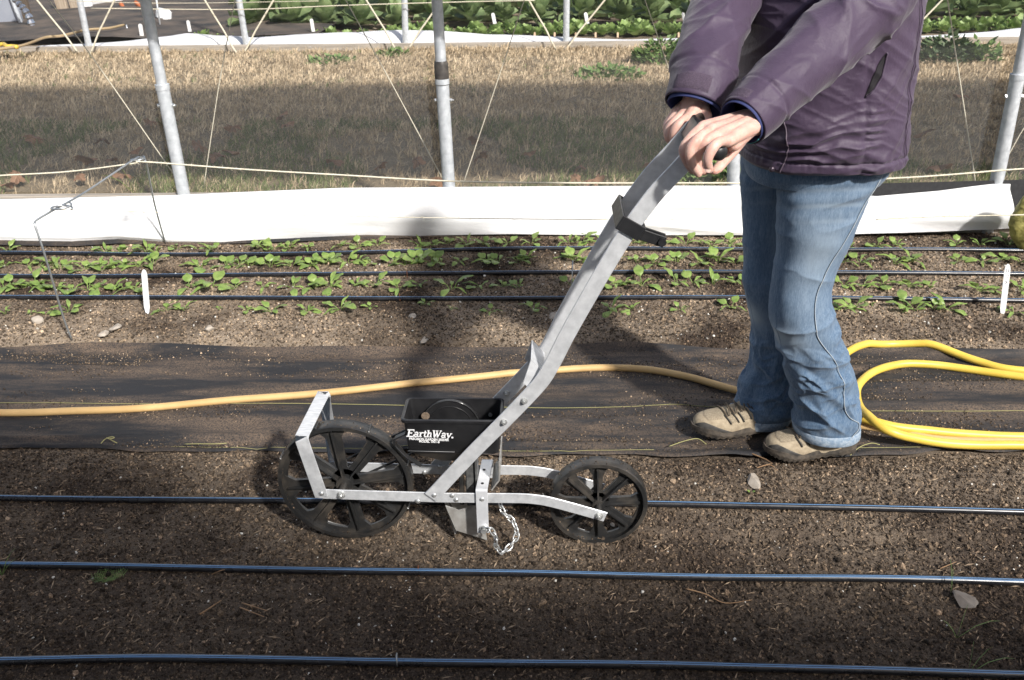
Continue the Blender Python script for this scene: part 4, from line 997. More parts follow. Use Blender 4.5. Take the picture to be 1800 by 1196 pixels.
# upright tilted scraper plate
ta = at(884, 786, Yc+.02); tb = at(876, 858, Yn+.012); tc_ = at(861, 872, Yn+.006)
zb_ = zt2+.006
V = []; F = []
xr = at(876, 858, Yn+.01).x
for y in (Yn+.006, Yf-.006):
    for x, z in ((xr-.014, zt2-.008), (xr+.004, zt2+.020), (xr+.006, zt2+.076), (xr+.0035, zt2+.076), (xr+.0012, zt2+.021), (xr-.0165, zt2-.006)): V.append(Vector((x, y, z)))
F = [(0, 1, 2, 3, 4, 5)[::-1], (6, 7, 8, 9, 10, 11)]+[(k, (k+1) % 6, 6+(k+1) % 6, 6+k) for k in range(6)]
MB().add(V, F).build('scraper_plate', m_worn, root)
c = Vector((xr+.0045, Yc-.01, zt2+.050)); MB().cyl(c-Ex*.006, c+Ex*.001, .005, 12).build('slot', M('slot_light', (.6, .6, .6), rough=.4), root)
# drive belt on the far side between front wheel and hopper
pb0 = Vector((ax1.x, Yf-.014, ax1.z)); pb1 = Vector((x0+.085, Yf-.006, bz+.02)); dv = (pb1-pb0).normalized(); pv = dv.cross(Ey).normalized()
r0, r1 = .028, .032; loop = []
for a in np.linspace(90, 270, 14): q = math.radians(a); loop.append(pb0+dv*math.cos(q)*r0+pv*math.sin(q)*r0)
for a in np.linspace(-90, 90, 14): q = math.radians(a); loop.append(pb1+dv*math.cos(q)*r1+pv*math.sin(q)*r1)
MB().tube(loop, .0032, 8, closed=True).build('drive_belt', m_rubber, root, True)
# belt guard on the near-left corner of the hopper
MB().ribbon(bend([at(713, 762, Yh0+.02), at(694, 770, Yh0+.02), at(693, 780, Yh0+.02), at(714, 802, Yh0+.02), at(740, 818, Yh0+.03)], .006), Vector((0, .014, 0)), .004).build('belt_guard', m_blk, root)

# row marker clamp on the handle
kc = at(1112, 401, Yn-.0045); kd = (hp[-20]-hp[-50]).normalized() if len(hp) > 60 else Ex
i0 = min(range(len(hp)), key=lambda i: (hp[i]-kc).length); kd = (hp[i0+2]-hp[i0-2]).normalized(); kp = kd.cross(Ey).normalized()
Mk = Matrix((kd, Ey, kp)).transposed()
kc = hp[i0].copy(); mb = MB()
mb.box(Vector((kc.x, Yn-.010, kc.z)), (.030, .005, .052), Mk, .001)
mb.box(Vector((kc.x, Yf+.010, kc.z)), (.030, .005, .052), Mk, .001)
for s_ in (-1, 1): mb.box(Vector((kc.x, Yc, kc.z))+kp*.0235*s_, (.030, Yf-Yn+.026, .005), Mk, .001)
clamp = mb.build('clamp', m_blk, root)
lv_ = -kp if kp.x < 0 else kp
sd = Vector((.86, -.0, -.30)).normalized()
Ms = Matrix((sd, Ey, sd.cross(Ey).normalized())).transposed()
cb = kc+lv_*.026
for yy in (Yn-.004, Yn+.016): MB().box(Vector((cb.x+.022, yy, cb.z-.010)), (.050, .004, .022), Ms, .001).build('clamp_jaw', m_blk, clamp)
MB().cyl(Vector((cb.x+.040, Yn-.012, cb.z-.016)), Vector((cb.x+.040, Yn+.024, cb.z-.016)), .008, 14).build('clamp_screw', m_blk, clamp, True, 40)

# grips on top of the handle
g0 = at(1222, 246, Yn+.012); g1 = at(1269, 271, 1.604); h0_ = at(1216, 236, Yf-.030); h1_ = at(1232, 206, Yf+.075)
mb = MB(); dv = (g1-g0); L = dv.length
mb.tube([g0.lerp(g1, t) for t in (0, .12, .3, .5, .7, .88, .96, 1)], [.010, .0125, .0130, .0135, .0150, .0160, .0135, .006], 20)
grip = mb.build('grip', m_blk, root, True, 50)
mb = MB(); mb.tube([h0_.lerp(h1_, t) for t in (0, .12, .3, .5, .7, .88, .96, 1)], [.011, .0145, .0150, .0155, .0160, .0168, .0145, .006], 20)
mb.build('grip', m_blk, root, True, 50)
e = hp[-1]; MB().box(Vector((e.x, Yc, e.z))-Vector((.004, 0, .002)), (.046, Yf-Yn+.018, .026), Mk, .004).build('handle_head', m_blk, root)

# chain
chp = cat_rom([at(851, 930, Yn-.016), at(862, 931, Yn-.020), at(871, 945, Yn-.022), at(872, 960, Yn-.024), at(882, 971, Yn-.02), at(895, 962, Yn-.005), at(907, 945, Yn+.01), at(907, 930, Yn+.02), at(900, 915, Yn+.03), at(886, 902, Yn+.04), at(880, 888, Yn+.05), at(876, 872, Yn+.055)], 20)
chp = V3(chp)
for q in chp: q.z = max(q.z, .006)
ls = [0]
for a, b in zip(chp[:-1], chp[1:]): ls.append(ls[-1]+(b-a).length)
LL = .0205; me = None; chain = None; nl_ = int(ls[-1]/(LL*.72))
lk = MB(); lk.tube([Vector((.0065*math.sin(a)*.9, 0, .0095*math.cos(a)+(.0018 if math.cos(a) > 0 else -.0018))) for a in np.linspace(0, 2*math.pi, 18, endpoint=False)], .0019, 7, closed=True)
lme = lk.mesh('link', m_zinc, True)
c = at(851, 930, Yn-.009); cm = MB(); cm.cyl(c+Ey*.002, c-Ey*.003, .0105, 20).cyl(c-Ey*.003, c-Ey*.010, .0072, 6); chain = cm.build('chain', m_zinc, root)
for i in range(nl_):
    s_ = (i+.5)*LL*.72; k = int(np.searchsorted(ls, s_)); k = min(max(k, 1), len(chp)-1)
    p = chp[k]; t = (chp[min(k+2, len(chp)-1)]-chp[max(k-2, 0)]).normalized()
    q = t.to_track_quat('Z', 'X') @ Matrix.Rotation(math.radians(90*(i % 2)+25), 3, 'Z').to_quaternion()
    l = link('chain_link', lme, chain, p-rootloc(chain)); l.rotation_mode = 'QUATERNION'; l.rotation_quaternion = q

# ------------------------------------------------------------------ the person
person = empty('person', (gr(1400, 790).x, 2.19, 0), 'standing person in plum rain jacket, blue jeans and tan hiking shoes gripping the seeder handle', 'person')
def remesh(mb, vox, smooth=6, name='tmp'):
    me = mb.mesh(name, m_skin, True, (0, 0, 0)); o = link(name, me)
    r = o.modifiers.new('r', 'REMESH'); r.mode = 'VOXEL'; r.voxel_size = vox; r.use_smooth_shade = True
    if smooth: s_ = o.modifiers.new('s', 'SMOOTH'); s_.iterations = smooth; s_.factor = .5
    dg = bpy.context.evaluated_depsgraph_get(); ev = o.evaluated_get(dg); me2 = ev.to_mesh()
    V = np.empty(len(me2.vertices)*3, np.float32); me2.vertices.foreach_get('co', V); V = V.reshape(-1, 3).copy()
    F = np.array([list(p.vertices) for p in me2.polygons if len(p.vertices) == 4], np.int32)
    ev.to_mesh_clear(); bpy.data.objects.remove(o); return V, F
def blob(mb, pts, rad, n=12):
    """tube with rounded ends"""
    P = V3(pts); d0 = (P[0]-P[1]).normalized(); d1 = (P[-1]-P[-2]).normalized(); r = list(rad)
    P = [P[0]+d0*r[0]*.9, P[0]+d0*r[0]*.55]+P+[P[-1]+d1*r[-1]*.55, P[-1]+d1*r[-1]*.9]; r = [r[0]*.3, r[0]*.8]+r+[r[-1]*.8, r[-1]*.3]
    mb.tube(P, r, n)
K = 1/1600.
hb = MB()
def W3(L): return [at(x, y, Y) for x, y, Y in L]
# near (left) hand
wr_ = (1330, 214, 1.72)
blob(hb, W3([(1352, 196, 1.745), wr_]), [.030, .0275], 16)
mcp = {'i': (1236, 224, 1.690), 'm': (1250, 230, 1.668), 'r': (1262, 238, 1.648), 'p': (1278, 249, 1.632)}
wst = {'i': (1312, 207, 1.735), 'm': (1316, 211, 1.715), 'r': (1318, 217, 1.700), 'p': (1322, 223, 1.690)}
for k, rr in (('i', .0125), ('m', .0125), ('r', .012), ('p', .0115)):
    blob(hb, [at(*wst[k]), at(*wst[k]).lerp(at(*mcp[k]), .5), at(*mcp[k])], [.017, .0140, rr], 12)
for (a, b) in (('i', 'm'), ('m', 'r'), ('r', 'p')):
    blob(hb, [at(*wst[a]).lerp(at(*wst[b]), .5)-Vector((0, 0, .002)), at(*mcp[a]).lerp(at(*mcp[b]), .5)-Vector((0, 0, .002))], [.016, .0112], 12)
blob(hb, [at(1324, 222, 1.70), at(1290, 256, 1.655)], [.016, .012], 12)       # heel of the hand
fing = {
 'i': [mcp['i'], (1214, 243, 1.662), (1202, 263, 1.654), (1207, 283, 1.656), (1217, 300, 1.668)],
 'm': [mcp['m'], (1230, 242, 1.628), (1215, 261, 1.618), (1215, 285, 1.618), (1228, 306, 1.630)],
 'r': [mcp['r'], (1245, 246, 1.622), (1231, 260, 1.624), (1227, 283, 1.630), (1238, 303, 1.640)],
 'p': [mcp['p'], (1264, 250, 1.588), (1251, 263, 1.576), (1244, 282, 1.574), (1247, 299, 1.582)]}
frad = {'i': [.0115, .0092, .0100, .0082, .0074], 'm': [.0118, .0094, .0102, .0085, .0075], 'r': [.0110, .0088, .0092, .0080, .0072], 'p': [.0108, .0090, .0102, .0086, .0072]}
for k in fing: blob(hb, cat_rom(W3(fing[k]), 4), list(np.interp(np.linspace(0, 4, 17), range(5), frad[k])), 12)
blob(hb, W3([(1318, 224, 1.725), (1290, 262, 1.705), (1272, 284, 1.672), (1262, 296, 1.640), (1256, 301, 1.622)]), [.014, .0125, .0105, .0098, .0075], 12)   # thumb under the grip
# far (right) hand
blob(hb, W3([(1224, 178, 1.880), (1216, 196, 1.872)]), [.029, .0265], 16)
m2 = {'i': (1212, 206, 1.838), 'm': (1200, 203, 1.858), 'r': (1192, 200, 1.875), 'p': (1188, 198, 1.892)}
w2 = {'i': (1226, 188, 1.860), 'm': (1219, 186, 1.872), 'r': (1212, 186, 1.884), 'p': (1206, 187, 1.895)}
for k in m2:
    blob(hb, [at(*w2[k]), at(*m2[k])], [.0165, .0125], 12)
f2_ = {'i': [m2['i'], (1196, 216, 1.815), (1187, 228, 1.812), (1184, 243, 1.812), (1188, 255, 1.818)],
       'm': [m2['m'], (1184, 216, 1.840), (1176, 229, 1.838), (1175, 243, 1.838), (1182, 252, 1.842)],
       'r': [m2['r'], (1180, 212, 1.866), (1173, 224, 1.862), (1174, 238, 1.862), (1181, 246, 1.862)],
       'p': [m2['p'], (1179, 209, 1.888), (1174, 219, 1.886), (1176, 231, 1.886), (1183, 238, 1.884)]}
for k in f2_: blob(hb, cat_rom(W3(f2_[k]), 4), list(np.interp(np.linspace(0, 4, 17), range(5), frad[k])), 12)
blob(hb, W3([(1234, 190, 1.862), (1241, 205, 1.845), (1240, 220, 1.826), (1233, 234, 1.815)]), [.0155, .0125, .011, .0085], 12)
# forearms inside the sleeves
nsh = at(1575, -95, 1.99); fsh = at(1440, -120, 2.40)
nel = at(1455, 78, 1.88); fel = at(1262, 35, 2.12)
blob(hb, [at(1340, 205, 1.735), nel], [.027, .038], 14); blob(hb, [at(1222, 182, 1.876), fel], [.026, .036], 14)
HV, HF = remesh(hb, .0016, 5)
# rest of the body
bb = MB(); Yt = 2.2
blob(bb, [nel, nsh], [.040, .050], 14); blob(bb, [fel, fsh], [.038, .050], 14)
chest = at(1490, -60, Yt); hip = at(1450, 285, 2.19); neck = at(1462, -170, Yt); head = Vector((neck.x-.06, Yt, neck.z+.17))
bb.tube([hip-Ez*.06, hip, hip+Ez*.16, chest-Ez*.05, chest+Ez*.10, neck-Ez*.02], [.09, .12, .12, .15, .14, .06], 24)
blob(bb, [neck-Ez*.03, neck+Ez*.05+Vector((-.02, 0, 0))], [.055, .052], 16)
bb.tube([head+Ez*k for k in (-.115, -.09, -.05, 0, .05, .085, .105)], [.03, .055, .07, .08, .078, .055, .02], 24)
blob(bb, [head+Vector((-.075, 0, -.005)), head+Vector((-.10, 0, -.035))], [.010, .013], 10)
blob(bb, [head+Vector((-.072, -.02, -.065)), head+Vector((-.072, .02, -.065))], [.010, .010], 8)
for s_ in (-1, 1): blob(bb, [head+Vector((.012, s_*.080, .01)), head+Vector((.008, s_*.078, -.03))], [.012, .010], 8)
BV, BF = remesh(bb, .009, 4)
legs = MB()
me = raw_mesh('body', np.concatenate([HV, BV])-np.array(person.location), np.concatenate([HF, BF+len(HV)]), m_skin, True)
body = link('body', me, person)
# nails
def nail(px, py, Y, n_, name='fingernail', w_=.0055, l=.0065):
    c = at(px, py, Y); mb = MB(); nn = Vector(n_).normalized(); up = Vector((.15, 0, 1)); up = (up-nn*up.dot(nn)).normalized(); sd = up.cross(nn)
    V = []
    for i in range(5):
        for j in range(5):
            u = (i-2)/2; v = (j-2)/2; k = math.sqrt(max(0, 1-.35*v*v)); V.append(c+sd*u*w_*k+up*v*l-nn*(u*u*.0018))
    mb.add(V, [(i*5+j, i*5+j+1, i*5+j+6, i*5+j+5) for i in range(4) for j in range(4)]); mb.build(name, m_nail, body, True)
nail(1245, 297, 1.5725, (-.1, -1, .1))
# eyes and hair, beyond the frame
for s_ in (-1, 1):
    c = head+Vector((-.068, s_*.030, .012)); MB().tube([c+Vector((.01, 0, 0)), c, c+Vector((-.006, 0, 0)), c+Vector((-.009, 0, 0))], [.011, .012, .009, .003], 14).build('eye', M('eye_white', (.7, .7, .7), rough=.2), person, True)
hr = MB(); hr.tube([head+Vector((.012, 0, 0))+Ez*k for k in (-.10, -.06, 0, .05, .09, .115)], [.06, .078, .088, .086, .064, .02], 28)
hair = hr.build('hair', M('brown_hair', (.06, .03, .015), (.12, .07, .04), 90, .5, bump=.6, bscale=200), person, True)
for v in hair.data.vertices:
    wx = v.co.x+person.location.x
    if wx < head.x-.035 and v.co.z+person.location.z < head.z+.045: v.co.x = head.x-.035-person.location.x

# --- garments
def ringgrid(rings, nU, nV, sup=2.3):
    """rings: (center, halfx vec, halfy vec); returns grid V (nV,nU,3), outward normals approx, u, v"""
    c = np.array([list(r[0]) for r in rings]); a = np.array([list(r[1]) for r in rings]); b = np.array([list(r[2]) for r in rings])
    # arc-length parametrised catmull-rom
    al = np.concatenate([c, a, b], 1); per = 10; D = np.array(cat_rom(al, per))
    L = np.concatenate([[0], np.cumsum(np.linalg.norm(np.diff(D[:, :3], axis=0), axis=1))]); t = np.linspace(0, L[-1], nV)
    D = np.stack([np.interp(t, L, D[:, k]) for k in range(9)], 1)
    th = np.linspace(0, 2*np.pi, nU, endpoint=False); cs = np.sign(np.cos(th))*np.abs(np.cos(th))**(2/sup); sn = np.sign(np.sin(th))*np.abs(np.sin(th))**(2/sup)
    V = D[:, None, :3]+D[:, None, 3:6]*cs[None, :, None]+D[:, None, 6:9]*sn[None, :, None]
    return V, th, t
def normals(V):
    du = np.roll(V, -1, 1)-np.roll(V, 1, 1); dv = np.gradient(V, axis=0); n = np.cross(du, dv); n /= np.linalg.norm(n, axis=2)[:, :, None]+1e-9
    c = V.mean(1, keepdims=True); s = np.sign(((V-c)*n).sum(2).mean()); return n*s
def garment(V, disp, th=.004, endcaps=True):
    n = normals(V); O = V+n*disp[:, :, None]; I = O-n*th; nV, nU, _ = V.shape
    VV = np.concatenate([O.reshape(-1, 3), I.reshape(-1, 3)]); F = lathe_faces(nU, nV); k = np.arange(nU); k1 = (k+1) % nU; N = nV*nU
    lo = np.stack([k, k+N, k1+N, k1], -1); hi = np.stack([(nV-1)*nU+k, (nV-1)*nU+k1, (nV-1)*nU+k1+N, (nV-1)*nU+k+N], -1)
    Fo = F if True else F[:, ::-1]
    return VV, np.concatenate([Fo, F[:, ::-1]+N, lo, hi])
def gauss(x, m, s): return np.exp(-((x-m)/s)**2)

# jeans ------------------------------------------------------
def denim():
    m = bpy.data.materials.new('washed_denim'); m.use_nodes = True; nt = m.node_tree; b = nt.nodes['Principled BSDF']
    co = nd(nt, 'ShaderNodeTexCoord').outputs['Object']
    base = mixc(nt, noise(nt, co, 7, 5, .6), (.030, .066, .125), (.080, .140, .230))
    at_ = nd(nt, 'ShaderNodeAttribute', attribute_name='fade'); base = mixc(nt, at_.outputs['Fac'], base, (.36, .42, .46))
    sl1 = noise(nt, co, 330, 4, .8, (1, 1, .22)); base = mixc(nt, ramp(nt, sl1, [(.38, 0.0), (.70, .42)]), base, (.27, .35, .43))
    base = mixc(nt, ramp(nt, noise(nt, co, 55, 4, .7, (1.6, 1.6, .35)), [(.45, 0.0), (.75, .35)]), base, (.27, .34, .42))
    nt.links.new(base, b.inputs['Base Color']); b.inputs['Roughness'].default_value = .9; b.inputs['Specular IOR Level'].default_value = .15; b.inputs['Sheen Weight'].default_value = .15
    bn = nd(nt, 'ShaderNodeBump'); bn.inputs['Strength'].default_value = .45; bn.inputs['Distance'].default_value = .0012
    nt.links.new(noise(nt, co, 420, 3, .7, (1, 1, .4)), bn.inputs['Height']); nt.links.new(bn.outputs[0], b.inputs['Normal']); return m
m_denim = denim(); m_stitch = M('pale_stitching', (.28, .34, .40), (.42, .45, .46), 200, .8); m_hem = M('worn_hem', (.16, .23, .32), (.34, .40, .46), 120, .9, bump=.6, bscale=260)
def leg_rings(tab, sup=2.3):
    out = []
    for y, l, r, Y, br in tab:
        a = at(l, y, Y); b = at(r, y+(r-l)*(-ROLL)*.0, Y); c = (a+b)/2; b.z = a.z = c.z; hx_ = (b-a)/2; out.append((c, hx_, Vector((0, hx_.length*br, 0))))
    return out
near_tab = [(262, 1368, 1556, 2.115, .78), (300, 1367, 1550, 2.11, .80), (345, 1365, 1524, 2.105, .85), (400, 1364, 1503, 2.10, .9), (447, 1363, 1480, 2.10, .95), (490, 1360, 1462, 2.095, .98), (525, 1357, 1460, 2.09, 1.0), (560, 1358, 1469, 2.09, 1.0),
            (600, 1366, 1481, 2.095, 1.0), (650, 1384, 1494, 2.10, 1.0), (690, 1392, 1503, 2.11, 1.0), (720, 1396, 1506, 2.115, 1.0), (742, 1397, 1506, 2.12, 1.0), (758, 1398, 1507, 2.12, 1.0)]
far_tab = [(240, 1303, 1420, 2.29, .9), (300, 1302, 1420, 2.29, .9), (354, 1302, 1415, 2.29, .9), (447, 1306, 1405, 2.28, .95), (500, 1305, 1398, 2.275, 1.0), (540, 1314, 1400, 2.27, 1.0), (588, 1323, 1398, 2.265, 1.1), (640, 1322, 1398, 2.26, 1.05),
           (672, 1305, 1397, 2.26, 1.0), (700, 1295, 1396, 2.26, 1.0), (718, 1286, 1392, 2.26, .92), (735, 1279, 1389, 2.26, .85)]
def make_leg(tab, seed, knee, foot_folds, nm):
    V, th, t = ringgrid(leg_rings(tab), 150, 330, 2.25); T = t/t[-1]; TH, TT = np.meshgrid(th, T)
    # th: 0 = +X (back of leg), pi = -X (front), 3pi/2 = -Y (camera)
    q = V.reshape(-1, 3)
    d = (fbm(q*np.array([9, 9, 5]), 3, seed)-.5).reshape(TH.shape)*.010
    # horizontal whiskers / knee folds / stacked folds at the hem
    sl = TT*34+1.6*np.sin(TH+seed)+2.2*(fbm(q*np.array([6, 6, 4]), 2, seed+3).reshape(TH.shape))
    stack = np.clip((TT-foot_folds)/(1-foot_folds), 0, 1); env = np.sin(np.pi*np.clip(stack*1.10, 0, 1))**.7
    f1_ = ridge(np.stack([np.cos(TH)*1.1+TT*2, np.sin(TH)*1.1, TT*19+1.1*np.cos(TH+seed)+.6*np.sin(2*TH)], -1).reshape(-1, 3), seed+31).reshape(TH.shape)
    f2b = ridge(np.stack([np.cos(TH)*1.8, np.sin(TH)*1.8+TT*5, TT*31+2.2*np.sin(TH+1)], -1).reshape(-1, 3), seed+37).reshape(TH.shape)
    d += (f1_**2.4*.020+f2b**3*.009)*env*(.45+.55*vnoise(q*np.array([8, 8, 9]), seed+5).reshape(TH.shape))-.0085*env-.003
    kf = gauss(TT, knee, .07); back = .35+.65*np.clip(np.cos(TH), 0, 1); d += (ridge(np.stack([np.cos(TH)*1.5, np.sin(TH)*1.5, TT*26+1.4*np.cos(TH)], -1).reshape(-1, 3), seed+41).reshape(TH.shape)**2)*.009*kf*back
    wh = gauss(TT, .10, .07); d += np.sin(TT*120+2.5*np.cos(TH))*.0016*wh
    dg_ = ridge(np.stack([q[:, 0]*9+q[:, 2]*7, q[:, 1]*5, q[:, 2]*16-q[:, 0]*5], -1), seed+9).reshape(TH.shape)**3; d += dg_*.010*(.3+.7*np.clip(TT*1.3-.2, 0, 1))
    d = np.clip(d, -.012, .0085); d *= .25+.75*np.clip((1-TT)/.05, 0, 1)
    VV, F = garment(V, d); me = raw_mesh(nm, VV-np.array(person.location), F, m_denim, True)
    fd = (gauss(TT, knee+.02, .045)*gauss(np.mod(TH-np.pi*1.12, 2*np.pi), 0, .8)+gauss(np.mod(TH-np.pi*1.12+.0001, 2*np.pi), 2*np.pi, .8)*gauss(TT, knee+.02, .045))*.85
    fd += .30*np.clip(np.sin(TT*130+3*np.cos(TH*1.3)), 0, 1)**2*gauss(TT, .13, .06)*np.clip(-np.sin(TH), 0, 1)
    fd += .6*gauss(TT, .3, .25)*np.clip(-np.sin(TH), 0, 1)**3*fbm(q*np.array([14, 14, 5]), 3, seed).reshape(TH.shape)
    at_ = me.attributes.new('fade', 'FLOAT', 'POINT'); at_.data.foreach_set('value', np.concatenate([fd.ravel(), fd.ravel()]).astype(np.float32))
    n = normals(V); O = V+n*d[:, :, None]
    return me, O, n, T, th
me, NO, NN, NT, NTH = make_leg(near_tab, 3, .56, .60, 'jeans')
me2, FO, FN, FT, FTH = make_leg(far_tab, 17, .56, .62, 'jeans2')
# join both legs and the hip yoke into one garment
def me_arrays(m):
    V = np.empty(len(m.vertices)*3, np.float32); m.vertices.foreach_get('co', V); F = np.empty(len(m.loops), np.int32); m.loops.foreach_get('vertex_index', F)
    a = np.zeros(len(m.vertices), np.float32)
    if 'fade' in m.attributes: m.attributes['fade'].data.foreach_get('value', a)
    return V.reshape(-1, 3), F.reshape(-1, 4), a
hipr = []
for y, l, r, Y, b_ in ((306, 1309, 1545, 2.19, .155), (285, 1304, 1558, 2.195, .175), (255, 1306, 1562, 2.2, .18), (215, 1312, 1560, 2.2, .17)):
    a = at(l, y, Y); c2 = at(r, y, Y); c = (a+c2)/2; hipr.append((c, (c2-a)/2*.96, Vector((0, b_, 0))))
HVr, th, t = ringgrid(hipr, 120, 40, 2.5); hv, hf_ = garment(HVr, HVr[:, :, 0]*0)
v1, F1, a1 = me_arrays(me); v2, F2, a2 = me_arrays(me2)
VV = np.concatenate([v1, v2, hv-np.array(person.location)]); FF = np.concatenate([F1, F2+len(v1), hf_+len(v1)+len(v2)])
jm = raw_mesh('jeans', VV, FF, m_denim, True); at_ = jm.attributes.new('fade', 'FLOAT', 'POINT'); at_.data.foreach_set('value', np.concatenate([a1, a2, np.zeros(len(hv), np.float32)]))
jeans = link('jeans', jm, person)
def on_leg(O, N, T, TH, pts, off=.001, n=10):
    """path (t, theta) -> points on the leg surface"""
    out = []
    for tt_, th_2 in cat_rom([(a, b) for a, b in pts], n):
        fi = min(max(tt_, 0), 1)*(len(T)-1.001); fj = th_2/(2*math.pi)*len(TH); i0 = int(fi); a = fi-i0; j0 = int(fj); b = fj-j0; n_ = len(TH); G = O+N*off; out.append(Vector((G[i0, j0 % n_]*(1-b)+G[i0, (j0+1) % n_]*b)*(1-a)+(G[i0+1, j0 % n_]*(1-b)+G[i0+1, (j0+1) % n_]*b)*a))
    for _ in range(6): out = [out[0]]+[(out[i-1]+out[i]*2+out[i+1])/4 for i in range(1, len(out)-1)]+[out[-1]]
    return out
S = 4.71   # facing the camera
seam = on_leg(NO, NN, NT, NTH, [(.02, S+1.05), (.15, S+.85), (.3, S+.45), (.42, S+.25), (.5, S+.15), (.56, S+.12), (.65, S+.42), (.75, S+.52), (.83, S+.36), (.88, S+.5), (.92, S+.85), (.96, S+.6), (.995, S+.3)], .0022, 16)
MB().tube(seam, .0011, 5).build('side_seam', m_stitch, jeans, True)
seam = on_leg(FO, FN, FT, FTH, [(.5, S+.5), (.7, S+.75), (.82, S+.55), (.88, S+.1), (.94, S-.1), (.995, S-.15)], .0012, 14)
MB().tube(seam, .0013, 5).build('inside_seam', M('dark_stitching', (.10, .14, .2), rough=.9), jeans, True)
for O, N, T, TH in ((NO, NN, NT, NTH), (FO, FN, FT, FTH)):
    V = []; n_ = len(TH)
    for i in (-13, -12, -2, -1):
        for j in range(n_): V.append(O[i, j]+N[i, j]*(.0022 if i in (-12, -2) else .0002))
    V = np.array(V)-np.array(person.location); link('hem', raw_mesh('hem', V, lathe_faces(n_, 4), m_hem, True), jeans)

# shoes ------------------------------------------------------
m_suede = M('tan_suede', (.27, .215, .145), (.42, .345, .24), 60, .85, bump=.5, bscale=300); m_toe = M('dark_toe_guard', (.028, .026, .024), (.065, .060, .052), 50, .7, bump=.3, bscale=200)
m_sole = M('brown_grey_sole', (.03, .026, .022), (.10, .08, .06), 50, .8, bump=.5, bscale=200); m_lace = M('brown_lace', (.10, .075, .05), rough=.8); m_mesh = M('tan_mesh', (.36, .30, .21), (.24, .19, .13), 300, .8, bump=.8, bscale=600, lo=.4, hi=.6)
def shoe(heel, toe, label):
    L = (toe-heel).length; ax = (toe-heel).normalized(); sd = ax.cross(Ez).normalized()   # sd: to the camera side
    if sd.y > 0: sd = -sd
    up = Ez
    def sec(t, hw, h, zb2=.018, shift=0, n=28):
        c = heel+ax*(t*L)+sd*shift; out = []
        for k in range(n):
            a = 2*math.pi*k/n; ca, sa = math.cos(a), math.sin(a); x = hw*(abs(ca)**.75)*(1 if ca > 0 else -1); z = zb2+h*(sa if sa > 0 else sa*.12)
            if sa > 0: z = zb2+h*sa**.85
            out.append(c+sd*x+up*z)
        return out
    prof = [(.00, .022, .045), (.02, .031, .068), (.08, .036, .086), (.2, .037, .094), (.33, .038, .090), (.45, .041, .076), (.55, .045, .062), (.66, .047, .051), (.78, .047, .043), (.88, .042, .039), (.95, .032, .033), (.985, .021, .024), (1.0, .009, .012)]
    V = []; n = 28; pr = cat_rom(prof, 4)
    for t, hw, h in pr: V += sec(t, hw, h, shift=.006*math.sin(t*3))
    m = len(pr); F = [(i*n+k, i*n+(k+1) % n, (i+1)*n+(k+1) % n, (i+1)*n+k) for i in range(m-1) for k in range(n)]+[tuple(range(n))[::-1], tuple((m-1)*n+k for k in range(n))]
    sh = MB().add(V, F).build('shoe', m_suede, person, True, 60)
    # sole with lugged outline
    spf = [(-.015, .02), (.0, .031), (.05, .038), (.2, .040), (.4, .040), (.55, .048), (.7, .053), (.82, .052), (.92, .042), (.985, .026), (1.02, .010)]
    pr2 = cat_rom(spf, 8); V = []
    for i, (t, hw) in enumerate(pr2):
        c = heel+ax*(t*L)+sd*.006*math.sin(t*3); z0 = .002+.003*(i % 4 < 2)+.010*max(0, t-.8)/.2; z1 = .026+.004*math.sin(t*16)+.006*max(0, t-.75)/.25+(.006 if t < .2 else 0)
        V += [c-sd*hw*.93+up*z0, c-sd*hw+up*(z0+z1)/2, c-sd*hw*.96+up*z1, c+sd*hw*.96+up*z1, c+sd*hw+up*(z0+z1)/2, c+sd*hw*.93+up*z0]
    m2_ = len(pr2); F = [(i*6+k, i*6+(k+1) % 6, i*6+6+(k+1) % 6, i*6+6+k) for i in range(m2_-1) for k in range(6)]+[tuple(range(6))[::-1], tuple((m2_-1)*6+k for k in range(6))]
    MB().add(V, F).build('sole', m_sole, sh, False)
    # overlays follow the upper surface
    Pm = np.array(pr)
    def surf(t, a, off=.0012):
        hw = np.interp(t, Pm[:, 0], Pm[:, 1]); h = np.interp(t, Pm[:, 0], Pm[:, 2]); ca, sa = math.cos(a), math.sin(a); x = (hw+off)*(abs(ca)**.75)*(1 if ca > 0 else -1)
        return heel+ax*(t*L)+sd*(x+.006*math.sin(t*3))+up*(.018+(h+off)*(max(sa, 0)**.85))
    def patch(t0f, t1f, a0, a1, mat, name, off=.0018, nt_=14, na=12):
        V = []
        for j in range(na):
            a = a0+(a1-a0)*j/(na-1); ta, tb2 = t0f(j/(na-1)), t1f(j/(na-1))
            for i in range(nt_): e = .0 if 0 < i < nt_-1 and 0 < j < na-1 else -.0015; V.append(surf(ta+(tb2-ta)*i/(nt_-1), a, off+e))
        F = [(j*nt_+i, j*nt_+i+1, (j+1)*nt_+i+1, (j+1)*nt_+i) for j in range(na-1) for i in range(nt_-1)]
        MB().add(V, F).build(name, mat, sh, True)
    patch(lambda s_: .62+.30*s_**.7, lambda s_: .998, .02, .85, m_toe, 'toe_guard'); patch(lambda s_: .80+.10*s_, lambda s_: .998, math.pi-.05, math.pi-.8, m_toe, 'toe_guard')
    patch(lambda s_: -.0+.0*s_, lambda s_: .16-.05*s_, .05, 1.1, m_toe, 'heel_patch')
    patch(lambda s_: .72-.02*s_, lambda s_: .88-.02*s_+.04*math.sin(s_*3.1), .98, 2.1, m_mesh, 'mesh_panel')
